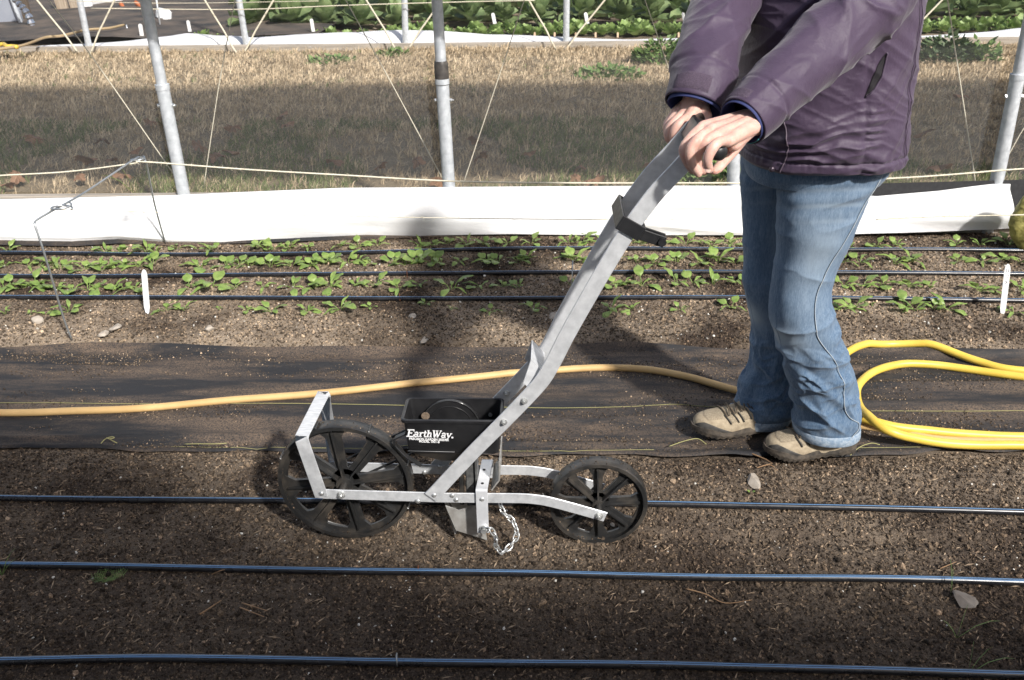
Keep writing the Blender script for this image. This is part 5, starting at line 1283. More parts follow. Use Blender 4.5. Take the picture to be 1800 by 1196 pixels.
    for t0, a0 in ((.60, .55), (.47, .50), (.34, .45)):
        patch(lambda s_, t0=t0: t0+.0+.05*s_, lambda s_, t0=t0: t0+.055+.06*s_, a0, a0+.62, m_mesh, 'mesh_panel', .0015)
        MB().tube([surf(t0+.065+.055*k/5, a0-.05+.7*k/5, .003) for k in range(6)], .0019, 5).build('stitching', m_toe, sh, True)
        MB().tube([surf(t0-.012+.055*k/5, a0-.05+.7*k/5, .003) for k in range(6)], .0019, 5).build('stitching', m_toe, sh, True)
    for k in range(4):
        t = .70-.075*k; MB().tube([surf(t+.02*q, 1.05+.18*q*3.2, .0045) for q in (0, .5, 1, 1.5, 2)], .0022, 6).build('lace', m_lace, sh, True)
    for k in range(3):
        t = .68-.075*k; MB().tube([surf(t-.02*q, 1.05+.18*q*3.2, .0065) for q in (0, .5, 1, 1.5, 2)], .0022, 6).build('lace', m_lace, sh, True)
    return sh
hN = gr(1503, 797, .01); tN = gr(1349, 806, .006); hN.y += .035; tN.y += .03
shoe(Vector((hN.x, hN.y, .006)), Vector((tN.x, tN.y, .002)), '')
hF = gr(1392, 766, .0); tF = gr(1221, 776, .0); hF.y += .05; tF.y += .045
shoe(Vector((hF.x, hF.y, .006)), Vector((tF.x, tF.y, .004)), '')

# jacket -----------------------------------------------------
m_jack = M('plum_nylon', (.050, .032, .060), (.062, .041, .073), 5, .56, spec=.32, bump=.55, bscale=48, sheen=.15, rvar=.06, bdist=.0035)
tor = []
for y, l, r, Y, b_ in ((272, 1301, 1581, 2.19, .205), (264, 1302, 1584, 2.19, .207), (240, 1303, 1588, 2.19, .21), (180, 1299, 1592, 2.195, .215), (100, 1292, 1598, 2.2, .222), (30, 1300, 1606, 2.2, .23), (-40, 1318, 1612, 2.2, .235), (-95, 1345, 1604, 2.2, .23), (-130, 1385, 1580, 2.2, .19), (-160, 1415, 1540, 2.2, .11), (-185, 1425, 1520, 2.2, .075), (-215, 1420, 1512, 2.2, .07)):
    a = at(l, y, Y); c2 = at(r, y, Y); c = (a+c2)/2; c2.z = a.z = c.z; tor.append((c, (c2-a)/2, Vector((0, b_, 0))))
TV, th, t = ringgrid(tor, 240, 300, 2.35); T = t/t[-1]; TH, TT = np.meshgrid(th, T); q = TV.reshape(-1, 3)
def folds(q, shape, dirs, seed):
    d = 0
    for (a, b, c, amp, pw) in dirs:
        u = q@np.array(a); v = q@np.array(b); w_ = fbm(q*4, 2, seed)*1.5; d = d+ridge(np.stack([u+w_, v*.6, q[:, 1]*c], -1), seed)**pw*amp; seed += 5
    return d.reshape(shape)
d = (fbm(q*5, 3, 61)-.5).reshape(TH.shape)*.022+folds(q, TH.shape, [((9, 3, -5), (2, 0, -2), 2, .010, 2.5), ((20, 5, -12), (3, 0, 3), 3, .006, 3), ((8, 2, 14), (3, 0, 2), 3, .004, 4), ((38, 12, -24), (7, 0, 7), 8, .0028, 3), ((20, 10, 44), (9, 0, 5), 8, .0022, 3)], 63)
# horizontal crumples low on the front/side panel
side = gauss(TH, 4.25, .8); low = gauss(TT, .14, .10); cr_ = ridge(np.stack([q[:, 0]*9, q[:, 1]*6, q[:, 2]*46+fbm(q*9, 2, 70)*4], -1), 71).reshape(TH.shape)**2; d += cr_*side*low*.016
sd2 = gauss(TH, 4.95, .10); d += np.sin(TT*180+2*np.sin(TT*40))*.0025*sd2*(TT < .24)
d -= gauss(TH, 4.86, .02)*.004*(TT < .55); d -= gauss(TH, 5.55, .014)*.003
d -= gauss(TT, .052, .006)*.004; d += (TT < .048)*.002+np.sin(TH*70+3*np.sin(TH*9))*.0014*gauss(TT, .05, .02)
d -= gauss(TT, 0, .01)*.012; d -= .013
JV, JF = garment(TV, d, .004)
# sleeves
def sleeve(path, seed, nU=96, nV=210, endtight=.0):
    """path: (px, py, Y, half-width in-plane m, half-depth m) from cuff to shoulder"""
    rings = []
    P = [at(x, y, Y) for x, y, Y, _, _ in path]
    for i, p in enumerate(P):
        tan_ = (P[min(i+1, len(P)-1)]-P[max(i-1, 0)]).normalized(); view = (p-cam.location).normalized(); A_ = tan_.cross(view).normalized(); B2 = tan_.cross(A_).normalized()
        rings.append((p, A_*path[i][3], B2*path[i][4]))
    V, th, t = ringgrid(rings, nU, nV, 2.15); T = t/t[-1]; TH, TT = np.meshgrid(th, T); q = V.reshape(-1, 3)
    d = (fbm(q*8, 3, seed)-.5).reshape(TH.shape)*.016+folds(q, TH.shape, [((-9, 5, 11), (2, 0, 2), 3, .007, 2), ((18, 6, -3), (3, 0, 3), 3, .0045, 3), ((4, 9, 24), (4, 0, 2), 4, .003, 4), ((-30, 12, 34), (8, 0, 8), 8, .0024, 3)], seed+2)
    d += ridge(np.stack([np.cos(TH)*1.4, np.sin(TH)*1.4, TT*15+1.5*np.sin(TH)], -1).reshape(-1, 3), seed+9).reshape(TH.shape)**3*.008*gauss(TT, .55, .16); d -= gauss(TT, .095, .006)*.0028; d -= .006*np.clip(TT*3, 0, 1); d *= np.clip(.35+TT*6, 0, 1)
    VV, F = garment(V, d, .0035); return VV, F, V, th, T, d, normals(V), rings
nearS = [(1306, 213, 1.722, .0475, .048), (1322, 198, 1.738, .049, .049), (1350, 172, 1.762, .052, .052), (1385, 141, 1.80, .056, .056), (1430, 101, 1.85, .062, .062), (1475, 58, 1.90, .068, .068), (1520, 8, 1.95, .075, .074), (1558, -45, 1.99, .08, .08), (1580, -95, 2.04, .085, .08), (1560, -130, 2.12, .07, .07)]
farS = [(1221, 187, 1.872, .058, .054), (1227, 168, 1.885, .0585, .056), (1238, 130, 1.92, .060, .058), (1250, 80, 1.98, .062, .061), (1264, 30, 2.05, .065, .065), (1290, -25, 2.14, .07, .07), (1330, -75, 2.23, .075, .075), (1385, -115, 2.31, .08, .08), (1440, -140, 2.34, .075, .075), (1470, -140, 2.3, .06, .06)]
s1 = sleeve(nearS, 81); s2 = sleeve(farS, 101)
parts = [(JV, JF), (s1[0], s1[1]), (s2[0], s2[1])]; V, F = join(parts)
jacket = link('jacket', raw_mesh('jacket', V-np.array(person.location), F, m_jack, True), person)
m_velcro = M('ribbed_velcro', (.05, .035, .055), (.085, .06, .09), 400, .9, bump=.8, bscale=300)
for (VV, F, Vg, th, T, d, N, rings), nm in ((s1, 'n'), (s2, 'f')):
    # lining cuff peeping out
    c0, A_, B2 = rings[0]; ax_ = (rings[0][0]-rings[1][0]).normalized()
    for (off, k, mt, ln, name) in ((.0065, .965, m_lining, .016, 'lining_cuff'),):
        V = []
        for s_, kk in ((-.03, k), (off-.002, k), (off, k*.975), (off-.002, k*.94), (-.03, k*.92)):
            for j in range(48): a = 2*math.pi*j/48; V.append(c0+ax_*s_+(A_*math.cos(a)+B2*math.sin(a))*kk)
        mb = MB(); mb.add(V, [tuple(x) for x in lathe_faces(48, 5)]); mb.build(name, mt, jacket, True)
    if nm == 'n': MB().tube([c0+ax_*.0075+(A_*math.cos(a)+B2*math.sin(a))*.948 for a in np.linspace(math.pi*.95, math.pi*1.65, 24)], .0008, 5).build('teal_piping', m_teal, jacket, True)
    # velcro tab band on the top/left of the cuff
    O = Vg+N*(d[:, :, None]+.0016); nU = len(th); cen = {'n': None}
    i0, i1 = int(.012*len(T)), int(.050*len(T))
    # choose the angle that faces up-left
    tgt = Vector((-.75, -.35, .55)) if nm == 'n' else Vector((-.35, -.8, .4)); j0 = int(np.argmax(N[i0]@np.array(tgt))); hw = 9
    js = [(j0+k) % nU for k in range(-hw, hw+1)]; ii = list(range(i0, i1+1))
    V = [O[i, j]-(N[i, j]*.0016 if (i in (i0, i1) or j in (js[0], js[-1])) else 0) for i in ii for j in js]; m = len(js)
    MB().add([Vector(v) for v in V], [(a*m+b, a*m+b+1, (a+1)*m+b+1, (a+1)*m+b) for a in range(len(ii)-1) for b in range(m-1)]).build('cuff_tab', m_velcro, jacket, True)
TN = normals(TV); TO = TV+TN*d[0, 0]*0
JG = JV[:TV.shape[0]*TV.shape[1]].reshape(TV.shape)
def bil(G, fi, fj):
    i0 = int(min(max(fi, 0), G.shape[0]-1.001)); a = fi-i0; j0 = int(math.floor(fj)); b = fj-j0; n_ = G.shape[1]
    return (G[i0, j0 % n_]*(1-b)+G[i0, (j0+1) % n_]*b)*(1-a)+(G[i0+1, j0 % n_]*(1-b)+G[i0+1, (j0+1) % n_]*b)*a
def on_t(tt_, th_2, off=.002):
    fi = min(max(tt_, 0), 1)*(TV.shape[0]-1.001); fj = th_2/(2*math.pi)*TV.shape[1]
    return Vector(bil(JG, fi, fj)+bil(TN, fi, fj)*off)
# front edge of the open jacket flap with its snap
fl = [on_t(a, b, .002) for a, b in cat_rom([(.003, 4.02), (.05, 4.06), (.12, 4.12), (.2, 4.08), (.27, 4.0)], 12)]
MB().tube(fl, .0016, 6).build('flap_piping', M('pale_piping', (.10, .075, .10), rough=.6), jacket, True)
c = on_t(.018, 3.92, .002); MB().tube([c, c-Ey*.003, c-Ey*.0045], [.007, .006, .002], 16).build('snap', M('dark_snap', (.06, .045, .06), rough=.3, metal=.5), jacket, True)
# pocket slit: dark open wedge with a piped rim
pa = cat_rom([(.30, 4.86), (.33, 4.94), (.37, 5.00), (.41, 5.03), (.45, 5.03)], 8); pb = cat_rom([(.30, 4.85), (.33, 4.88), (.37, 4.91), (.41, 4.95), (.45, 5.02)], 8)
pk = [on_t(a, b, .003) for a, b in pa]; V = []
for k in range(7):
    V += [on_t(a[0], a[1]+(b[1]-a[1])*k/6, .0022) for a, b in zip(pa, pb)]
m = len(pk); mb = MB(); mb.add(V, [(r*m+i, r*m+i+1, (r+1)*m+i+1, (r+1)*m+i) for r in range(6) for i in range(m-1)]); mb.build('pocket_opening', M('pocket_dark', (.012, .010, .013), rough=.9), jacket, True)
MB().tube(pk, .0022, 6).build('pocket_piping', m_jack, jacket, True)
for th0 in (5.52, 5.58):
    st = [on_t(a, th0, .0012) for a in np.linspace(.055, .9, 90)]; MB().tube(st, .0007, 4).build('back_seam', M('seam_dark', (.05, .032, .055), rough=.6), jacket, True)

# ------------------------------------------------------------------ outside strip: turf, leaves, weeds
def tufts(n, xf, y0, y1, hmin, hmax, nb, mat, name, label, mask=None, lean=.6, wd=.0022):
    Y = y0+(y1-y0)*rng.random(n)**.85; X = rng.uniform(-1, 1, n)*(xf(Y))
    if mask is not None: k = mask(X, Y); X, Y = X[k], Y[k]
    n = len(X); Zg = np.interp(0, [0], [0])+soil_z(X[None], Y[None])[0]
    X = np.repeat(X, nb)+rng.normal(0, .012, n*nb); Yb = np.repeat(Y, nb)+rng.normal(0, .012, n*nb); Z = np.repeat(Zg, nb)-.004; m = n*nb
    h = rng.uniform(hmin, hmax, m); a = rng.uniform(0, 6.283, m); ln = lean*rng.random(m)**.7
    D = np.stack([np.cos(a)*ln, np.sin(a)*ln, np.sqrt(np.clip(1-ln**2, .05, 1))], -1); b0 = np.stack([X, Yb, Z], -1); s = np.stack([-np.sin(a+.7), np.cos(a+.7), 0*a], -1)*wd*np.clip(Yb/5, .9, 1.8)[:, None]*rng.uniform(.6, 1.3, (m, 1))
    mid = b0+D*h[:, None]*.55; tip = mid+(D*np.array([1.5, 1.5, .45]))*h[:, None]*.5
    V = np.stack([b0-s, b0+s, mid-s*.8, mid+s*.8, tip], 1).reshape(-1, 3); k = (np.arange(m)*5)[:, None]
    Q = np.array([[0, 1, 3, 2]])+k; T_ = np.array([[2, 3, 4]])+k
    o = link(name, raw_mesh(name, V, [Q, T_], mat)); return setp(o, label, 'grass', kind='stuff')
xf = lambda Y: .8+Y*.66
tufts(15000, xf, 4.3, 8.95, .03, .085, 7, m_dryg, 'dry_grass', 'dry tan grass on the strip between the two tunnels', lean=.95)
tufts(9000, xf, 5.6, 8.9, .025, .07, 6, m_dryg, 'dry_grass', 'short straw coloured grass in the sunlit half of the strip', lean=.98, wd=.003)
gmask = lambda X, Y: (fbm(np.stack([X*1.2, Y*1.5, X*0], -1), 2, 91) > .36+.22*np.clip((Y-4.6)/1.0, 0, 1))
tufts(9000, xf, 3.95, 6.0, .03, .10, 6, m_grng, 'green_grass', 'low green grass along the foot of the near base board', mask=gmask, lean=.8)
tufts(420, xf, 6.5, 8.9, .03, .07, 9, m_grng, 'green_grass', 'scattered green tufts in the dry grass', mask=lambda X, Y: fbm(np.stack([X*1.0, Y*1.5, X*0+4], -1), 2, 95) > .56, lean=.8)
# fallen oak leaves
def oak():
    out = [];
    for k in range(26):
        a = k/26*2*math.pi; r = .5+.5*abs(math.cos(a*3.5)); out.append((math.cos(a)*r*1.2, math.sin(a)*r*.75))
    V = [(0, 0, .01)]+[(x*.055, y*.055, .012*math.sin(x*3)+.008*math.cos(y*5)) for x, y in out]; F = [(0, i+1, (i+1) % 26+1) for i in range(26)]
    me = bpy.data.meshes.new('fallen_leaf'); me.from_pydata(V, [], F); me.materials.append(m_dleaf); me.update(); return me
om = oak()
for i, (x, y) in enumerate([(150, 280), (195, 282), (215, 310), (140, 312), (30, 312), (15, 325), (405, 268), (380, 275), (240, 265), (350, 258), (180, 248), (265, 215), (300, 212), (505, 220), (495, 205), (1018, 296), (1012, 315), (1045, 318), (835, 247), (845, 275), (735, 285), (775, 320), (670, 292), (1150, 290), (1510, 150), (1690, 170), (1625, 235), (1650, 295), (930, 270), (590, 285), (60, 245), (410, 225), (1180, 175)]):
    p_ = gr(x, y, .05); o = link('fallen_leaf', om, None, p_); o.rotation_euler = (random.uniform(-.5, .6), random.uniform(-.5, .5), random.uniform(0, 6)); s_ = random.uniform(.7, 1.25); o.scale = (s_,)*3
    setp(o, 'curled rust brown leaf lying in the grass strip', 'leaf', 'fallen leaves in the grass')

def bush(px, py, rad, hgt, n, label, mat, cat='weed', ls=.05, name='weed', z=0.0):
    b = gr(px, py, z); r = random.Random(px); V = []; F = []
    for i in range(n):
        a = r.uniform(0, 6.28); rr = rad*math.sqrt(r.random()); zz = hgt*(.15+.85*r.random())*(1-(rr/rad)**2*.6); c = Vector((rr*math.cos(a), rr*math.sin(a)*.7, zz))
        d = Vector((math.cos(a+r.uniform(-1, 1)), math.sin(a+r.uniform(-1, 1)), r.uniform(-.1, .7))).normalized(); s_ = d.cross(Vector((r.uniform(-1, 1), r.uniform(-1, 1), 1))).normalized(); L = ls*r.uniform(.6, 1.3); k = len(V)
        up = d.cross(s_)*L*.1
        V += [c, c+d*L*.35+s_*L*.26+up, c+d*L*.7+s_*L*.2, c+d*L-up*1.5, c+d*L*.7-s_*L*.2, c+d*L*.35-s_*L*.26+up]; F.append((k, k+1, k+2, k+3, k+4, k+5))
    for i in range(7): a = i*.9; k = len(V); e = Vector((rad*.6*math.cos(a), rad*.4*math.sin(a), hgt*.8)); V += [Vector((.004, 0, 0)), Vector((-.004, 0, 0)), e]; F.append((k, k+1, k+2))
    me = bpy.data.meshes.new(name); me.from_pydata(V, [], F); me.materials.append(mat); me.update(); o = link(name, me, None, b); return setp(o, label, cat)
bush(1165, 112, .24, .22, 420, 'leafy green weed clump standing in the lit grass left of the sleeve', m_weed, ls=.06)
bush(1070, 138, .26, .10, 260, 'low spreading green weed at the edge of the shadow', m_weed, ls=.05)
bush(1660, 108, .27, .22, 480, 'dark bushy weed by the far board right of the jacket', M('dark_weed', (.06, .10, .045), (.13, .18, .08), 20, .6, trans=.2, world=True), ls=.07)
bush(1720, 110, .16, .2, 200, 'small dark weed clump beside the bushy weed', m_weed, ls=.06)
bush(585, 112, .20, .08, 130, 'low green weed in the dry grass near the middle', m_weed, ls=.05)
bush(690, 100, .14, .07, 70, 'tiny green weed under the far board', m_weed, ls=.05)
bush(500, 55, .2, .08, 50, 'sparse low weed near the far sheet', m_weed, ls=.05)
# bright lettuce clump behind the handle, right against the white sheet
def frill(px, py, Y, label, s_=1.0):
    b = at(px, py, Y); mb = MB(); r = random.Random(px)
    o = empty('lettuce', (b.x, b.y, b.z-.05), label, 'lettuce')
    for k in range(10):
        a = k*.72+r.uniform(-.2, .2); L = r.uniform(.05, .08)*s_; V = []
        for i in range(9):
            t = i/8
            for j in range(7):
                s2_ = (j-3)/3; wv_ = .022*s_*math.sin(math.pi*min(1, t*.85+.12))**.6; V.append((L*t, s2_*wv_, .02*s_*math.sin(t*2.2)+.006*s_*abs(s2_)*math.sin(t*22+j*2)+.004))
        F = [(i*7+j, i*7+7+j, i*7+8+j, i*7+j+1) for i in range(8) for j in range(6)]
        me = bpy.data.meshes.new('leaf'); me.from_pydata(V, [], F); me.materials.append(m_lett); me.polygons.foreach_set('use_smooth', [True]*len(F)); me.update()
        l = link('leaf', me, o, (0, 0, .04)); l.rotation_euler = (r.uniform(-.3, .3), -r.uniform(.1, .9), a)
for x, y, lab in ((1212, 318, 'frilly bright green lettuce peeping over the sheet left of the hands'), (1246, 316, 'frilly lettuce just below the near hand'), (1285, 312, 'frilly lettuce between the hands and the jeans')): frill(x, y, 4.0, lab, 1.5)
blades(320, 340, [(.0, 0, 0)], 'x') if False else None
def blade_at(px, py, Y, L, label):
    b = at(px, py, Y); mb = MB()
    for dx, dy, dz in L:
        e = Vector((dx, dy, dz)); mb.ribbon([b, b+e*.4+Vector((0, 0, e.length*.15)), b+e*.75+Vector((0, 0, e.length*.12)), b+e], [Vector((.002*k, .001, .003*k)) for k in (1, 1, .8, .2)], .0008)
    setp(mb.build('grass_tuft', m_grng, None, True, origin=b), label, 'grass')
blade_at(238, 342, 3.9, [(-.14, 0, .09), (.05, 0, .07), (-.04, 0, .12)], 'long green grass blades arching over the board at the left')
blade_at(312, 338, 3.9, [(-.06, 0, .04), (.07, 0, .03), (.03, 0, .05)], 'dry blades at the foot of the left post')
blade_at(362, 336, 3.9, [(.02, 0, .09), (-.01, 0, .07), (.05, 0, .06)], 'brown dry stalks right of the left post')
blade_at(1775, 318, 3.9, [(.04, 0, .10), (.02, 0, .06), (-.04, 0, .05)], 'green blades at the foot of the right post')

# yellow sack at the right edge
b = at(1808, 400, 3.60); n, m = 90, 60; V = []
for i in range(m):
    t = i/(m-1)
    for j in range(n):
        a = 2*math.pi*j/n; rr = math.sin(math.pi*min(1, .08+t*.92))**.55*(1-.25*(1-t)); V.append((math.cos(a)*rr*.10, math.sin(a)*rr*.06, .005+t*.265))
V = np.array(V); q = V+(fbm(V*9, 2, 4)-.5)[:, None]*.08; k = ridge(q*np.array([22, 20, 11])+3, 7)**2*.030+ridge(q*np.array([40, 44, 30]), 9)**2*.016+(fbm(V*16, 3, 8)-.5)*.03-.02; V[:, :2] *= (1+k[:, None]*5); V[:, 0] += (1-V[:, 2]/.27)*.03
o = link('yellow_sack', raw_mesh('yellow_sack', V, lathe_faces(n, m), m_yellowbag, True), None, (b.x, b.y, 0)); setp(o, 'crumpled yellow green mesh sack beside the right end of the white sheet', 'sack')

# ------------------------------------------------------------------ second tunnel beyond the strip
YB = 9.0
zt_l = at(0, 84, YB).z; zt_r = at(1800, 62, YB).z
board((-7, YB), (2.2, YB), at(-400, 87, YB).z, at(1340, 70, YB).z, .05, -.1, 'weathered plank along the foot of the far tunnel, left and middle part')
board((2.204, YB+.002), (9, YB+.002), at(1340, 70, YB).z+.004, at(2300, 60, YB).z, .05, -.1, 'weathered plank along the foot of the far tunnel, right of the jacket')
def sheet(px_top, px_bot, Yb, Yt_, label, seed):
    n, mr = 200, 12; xs_ = np.linspace(px_top[0][0], px_top[-1][0], n); tp = np.interp(xs_, *zip(*px_top)); bp = np.interp(xs_, *zip(*px_bot)); V = np.zeros((mr, n, 3))
    for j, x in enumerate(xs_):
        b = at(x, bp[j], Yb); T_ = at(x, tp[j], Yt_)
        for i in range(mr): q = b.lerp(T_, i/(mr-1)); V[i, j] = (q.x, q.y, q.z+.02*math.sin(math.pi*i/(mr-1)))
    f = V.reshape(-1, 3); V[:, :, 1] -= (ridge(np.stack([f[:, 0]*1.5+f[:, 2]*3, f[:, 2]*9, 0*f[:, 0]], -1), seed)**3*.06).reshape(mr, n)
    A_ = V.reshape(-1, 3); Bk = A_+np.array([0, .02, -.01]); F = np.concatenate([lathe_faces(n, mr, False), lathe_faces(n, mr, False, len(A_))[:, ::-1]])
    o = link('white_sheet', raw_mesh('white_sheet', np.concatenate([A_, Bk]), F, m_white, True)); return setp(o, label, 'sheet')
sheet([(52, 86), (80, 80), (150, 77), (230, 71), (280, 65), (330, 58), (400, 62), (450, 66), (520, 61), (620, 56), (700, 53), (780, 54), (850, 59), (920, 62), (1000, 66), (1100, 70), (1200, 68), (1330, 62)],
      [(52, 86), (80, 87), (150, 87.5), (230, 87), (330, 87), (450, 83), (700, 79), (780, 79), (920, 76), (1000, 74), (1100, 75), (1200, 74), (1330, 70)], YB+.03, YB+.30, 'white fabric sheet folded along the far tunnel board, left and middle', 51)
sheet([(1560, 66), (1650, 62), (1740, 54), (1800, 48), (1900, 42), (2200, 40)], [(1560, 70), (1650, 69), (1740, 67), (1800, 63), (1900, 60), (2200, 58)], YB+.03, YB+.30, 'white fabric sheet on the far tunnel board right of the jacket', 52)
for (x0_, x1_, y1_, lab) in ((140, 158, 90, 'far tunnel post at the left beside the wooden door'), (420, 434, 84, 'far tunnel post before the big cabbages'), (711, 713, 80, 'far tunnel post just left of the middle near post'), (996, 995, 75, 'far tunnel post right of the middle near post'), (1275, 1272, 72, 'far tunnel post hidden behind the sleeves'), (1858, 1845, 62, 'far tunnel post beyond the right edge')):
    B0 = at(x1_, y1_, YB+.04); A0 = at(x0_, 0, YB+.04); d_ = (A0-B0).normalized(); o = MB().cyl(B0-d_*.2, B0+d_*1.6, .030, 16).build('tunnel_post', m_galv, None, True, 40, origin=B0-d_*.2); setp(o, lab, 'tunnel post')
g = 'rope loops hung on the far tunnel wall'
def vrope(xl, xm, ym, xr, lab, Y=8.85, r=.0085):
    L = cat_rom([at(xl, -12, Y+.12), at((xl*.45+xm*.55), ym*.52, Y+.06), at(xm, ym, Y), at((xr*.45+xm*.55), ym*.52, Y+.06), at(xr, -12, Y+.12)], 10)
    setp(MB().tube(L, r, 6).build('rope', m_cord, None, True, origin=L[0]), lab, 'rope', g)
vrope(55, 150, 101, 207, 'V shaped rope below the grey tunnel at far left'); vrope(352, 422, 96, 488, 'V shaped rope beside the second far post')
vrope(636, 706, 95, 785, 'V shaped rope behind the middle near post'); vrope(922, 985, 91, 1073, 'V shaped rope at the post right of middle')
vrope(1205, 1275, 85, 1330, 'V shaped rope hidden by the sleeves'); vrope(1512, 1570, 82, 1668, 'rope rising just right of the jacket')
cord([(160, 15), (420, 17), (600, 10), (800, 4), (940, 1)], 8.95, .005, 'horizontal cream cord along the top of the far wall', cat='cord')
cord([(120, 2), (300, 6), (560, 2)], 8.8, .003, 'upper thin cord above the far cabbages', cat='cord')
# crops behind
def crop_leaf(L, W, wav, mat, cup):
    V = []; n, m = 7, 5
    for i in range(n):
        t = i/(n-1)
        for j in range(m):
            s_ = (j-2)/2; w_ = W*math.sin(math.pi*min(1, .12+t*.82))**.7; V.append((L*t, s_*w_, cup*L*t*t-abs(s_)*abs(s_)*W*-.35+wav*math.sin(t*14+j*2.1)))
    F = [(i*m+j, i*m+m+j, i*m+m+j+1, i*m+j+1) for i in range(n-1) for j in range(m-1)]
    me = bpy.data.meshes.new('leaf'); me.from_pydata(V, [], F); me.materials.append(mat); me.polygons.foreach_set('use_smooth', [True]*len(F)); me.update(); return me
cl1 = [crop_leaf(.26, .115, .008, m_cab, -.25), crop_leaf(.22, .10, .010, m_cab, .15), crop_leaf(.16, .085, .006, m_cab, .5)]
def cabbage(label, group, seed):
    r = random.Random(seed); o = empty('cabbage', (0, 0, 0), label, 'cabbage', group)
    for k in range(13):
        m_ = cl1[0 if k < 5 else 1 if k < 9 else 2]; l = link('leaf', m_, o, (0, 0, .04+.012*k)); l.rotation_euler = (r.uniform(-.3, .3), -(.25+.085*k+r.uniform(-.1, .1)), k*2.4+r.uniform(-.3, .3)); s_ = r.uniform(.85, 1.2); l.scale = (s_,)*3
    return o
gl = [('tall leafy green cabbage in the crop rows of the far tunnel', 'cabbages in the far tunnel')]
pro = [cabbage(*gl[0], s) for s in (1, 2, 3)]; used = [False]*3; pos = []
for row, (Yr, xa, xb, sp) in enumerate(((10.35, -3.3, 7.6, .40), (10.9, -3.4, 8.0, .42), (11.5, -3.6, 8.2, .45), (12.2, -3.6, 8.6, .5))):
    x = xa+(.2 if row % 2 else 0)
    while x < xb: pos.append((x+random.uniform(-.06, .06), Yr+random.uniform(-.08, .08), 1.0+.12*row)); x += sp
for i, (x, y, s_) in enumerate(pos):
    k = i % 3; o = copy_tree(pro[k]) if used[k] else pro[k]; used[k] = True
    o.location = (x, y, zs(x, y, 0)); o.rotation_euler = (0, 0, random.uniform(0, 6.28)); s_ *= random.uniform(.85, 1.25)*.95; o.scale = (s_,)*3
def lett(seed):
    r = random.Random(seed); V = []; F = []
    for k in range(16):
        a = k*2.4; el = .25+.06*k; L = r.uniform(.09, .13); W = .05; c, s_ = math.cos(a), math.sin(a); ce, se = math.cos(el), math.sin(el); b = len(V)
        for i in range(4):
            t = i/3
            for j in (-1, 0, 1):
                w_ = W*math.sin(math.pi*min(1, .15+t*.8)); x = L*t; y = j*w_; z = .012*abs(j)+.006*math.sin(k+i*3+j); X_ = x*ce-z*se; Z_ = x*se+z*ce; V.append((X_*c-y*s_, X_*s_+y*c, Z_+.01))
        F += [(b+i*3+j, b+i*3+3+j, b+i*3+4+j, b+i*3+j+1) for i in range(3) for j in (0, 1)]
    me = bpy.data.meshes.new('lettuce'); me.from_pydata(V, [], F); me.materials.append(m_lett); me.polygons.foreach_set('use_smooth', [True]*len(F)); me.update(); return me
lm = [lett(s) for s in (1, 2, 3)]
for Yr, xa, sp in ((9.62, -3.6, .17), (9.78, -3.5, .17)):
    x = xa
    while x < 7.2:
        if not (x < -2.4 and Yr > 9.7):
            o = link('lettuce', random.choice(lm), None, (x+random.uniform(-.03, .03), Yr+random.uniform(-.03, .03), zs(x, Yr, 0))); o.rotation_euler = (0, 0, random.uniform(0, 6.28)); s_ = random.uniform(.8, 1.35)*(.7 if x < -1.8 else 1.0); o.scale = (s_,)*3
            setp(o, 'low bright green lettuce in the front crop row of the far tunnel', 'lettuce', 'lettuces in the far tunnel')
        x += sp
m_mk = M('far_marker', (.72, .72, .70), rough=.6)
for (x, yb, yt, w_, lab) in ((248, 66, 42, 7, 'white plant marker left of the big cabbages'), (332, 56, 36, 6, 'white marker standing above the peak of the far sheet'), (549, 56, 33, 6, 'white marker before the cabbages left of middle'), (868, 42, 23, 6, 'white marker right of the middle near post'), (1031, 42, 22, 6, 'white marker right of the tall far post'), (1202, 42, 22, 5, 'white marker next to the dark sleeve')):
    marker(x+2, yb, x-2, yt, w_, lab, mat=m_mk, Y=9.5)
mt = M('tan_tag', (.60, .42, .28), rough=.8)
for (x, lab) in ((940, 'small tan wooden tag, first from the left in the lettuce row'), (975, 'small tan wooden tag left of the tall far post'), (1012, 'small tan wooden tag just right of the tall far post'), (1047, 'small tan wooden tag under the white marker'), (1086, 'small tan wooden tag fifth in the lettuce row'), (1193, 'small tan wooden tag nearest the dark sleeve')):
    marker(x, 66, x, 57, 3.2, lab, mat=mt, Y=9.38)
# dark shade cloth hanging at the back of the crops
MB().box((2.5, 13.6, 1.2), (14, .02, 2.6)).build('shade_cloth', M('shade_cloth', (.02, .022, .022), (.045, .05, .045), 8, .9), None, origin=(2.5, 13.6, 0)); setp(bpy.data.objects['shade_cloth'], 'dark cloth wall far behind the cabbages', 'shade cloth')
# left corner: end of another tunnel, timber door frame, white panel, hoses
o = MB()
V = [Vector((x, y, .075+.02*math.sin(x*3+y))) for y in np.linspace(9.35, 13.4, 12) for x in np.linspace(-9, -2.35, 24)]
setp(link('ground_cloth', raw_mesh('ground_cloth', V, lathe_faces(24, 12, False), M('dusty_floor', (.035, .032, .030), (.13, .10, .075), 3, .85, world=True), True)), 'dusty black cloth floor inside the far tunnel at upper left', 'ground cloth')
a, b_, c, d_ = at(-320, 120, 10.2), at(42, 56, 10.9), at(10, -90, 10.9), at(-400, -60, 10.2)
V = [a, b_, c, d_]; V += [q+Vector((0, .04, 0)) for q in V]
tn = empty('tunnel_end', (b_.x, b_.y, 0), 'grey film covered tunnel end in the upper left corner', 'tunnel')
MB().add(V, [(0, 1, 2, 3), (4, 7, 6, 5), (0, 4, 5, 1), (1, 5, 6, 2), (2, 6, 7, 3)]).build('film', M('grey_film', (.24, .26, .31), (.34, .36, .40), 2, .4, trans=.1), tn)
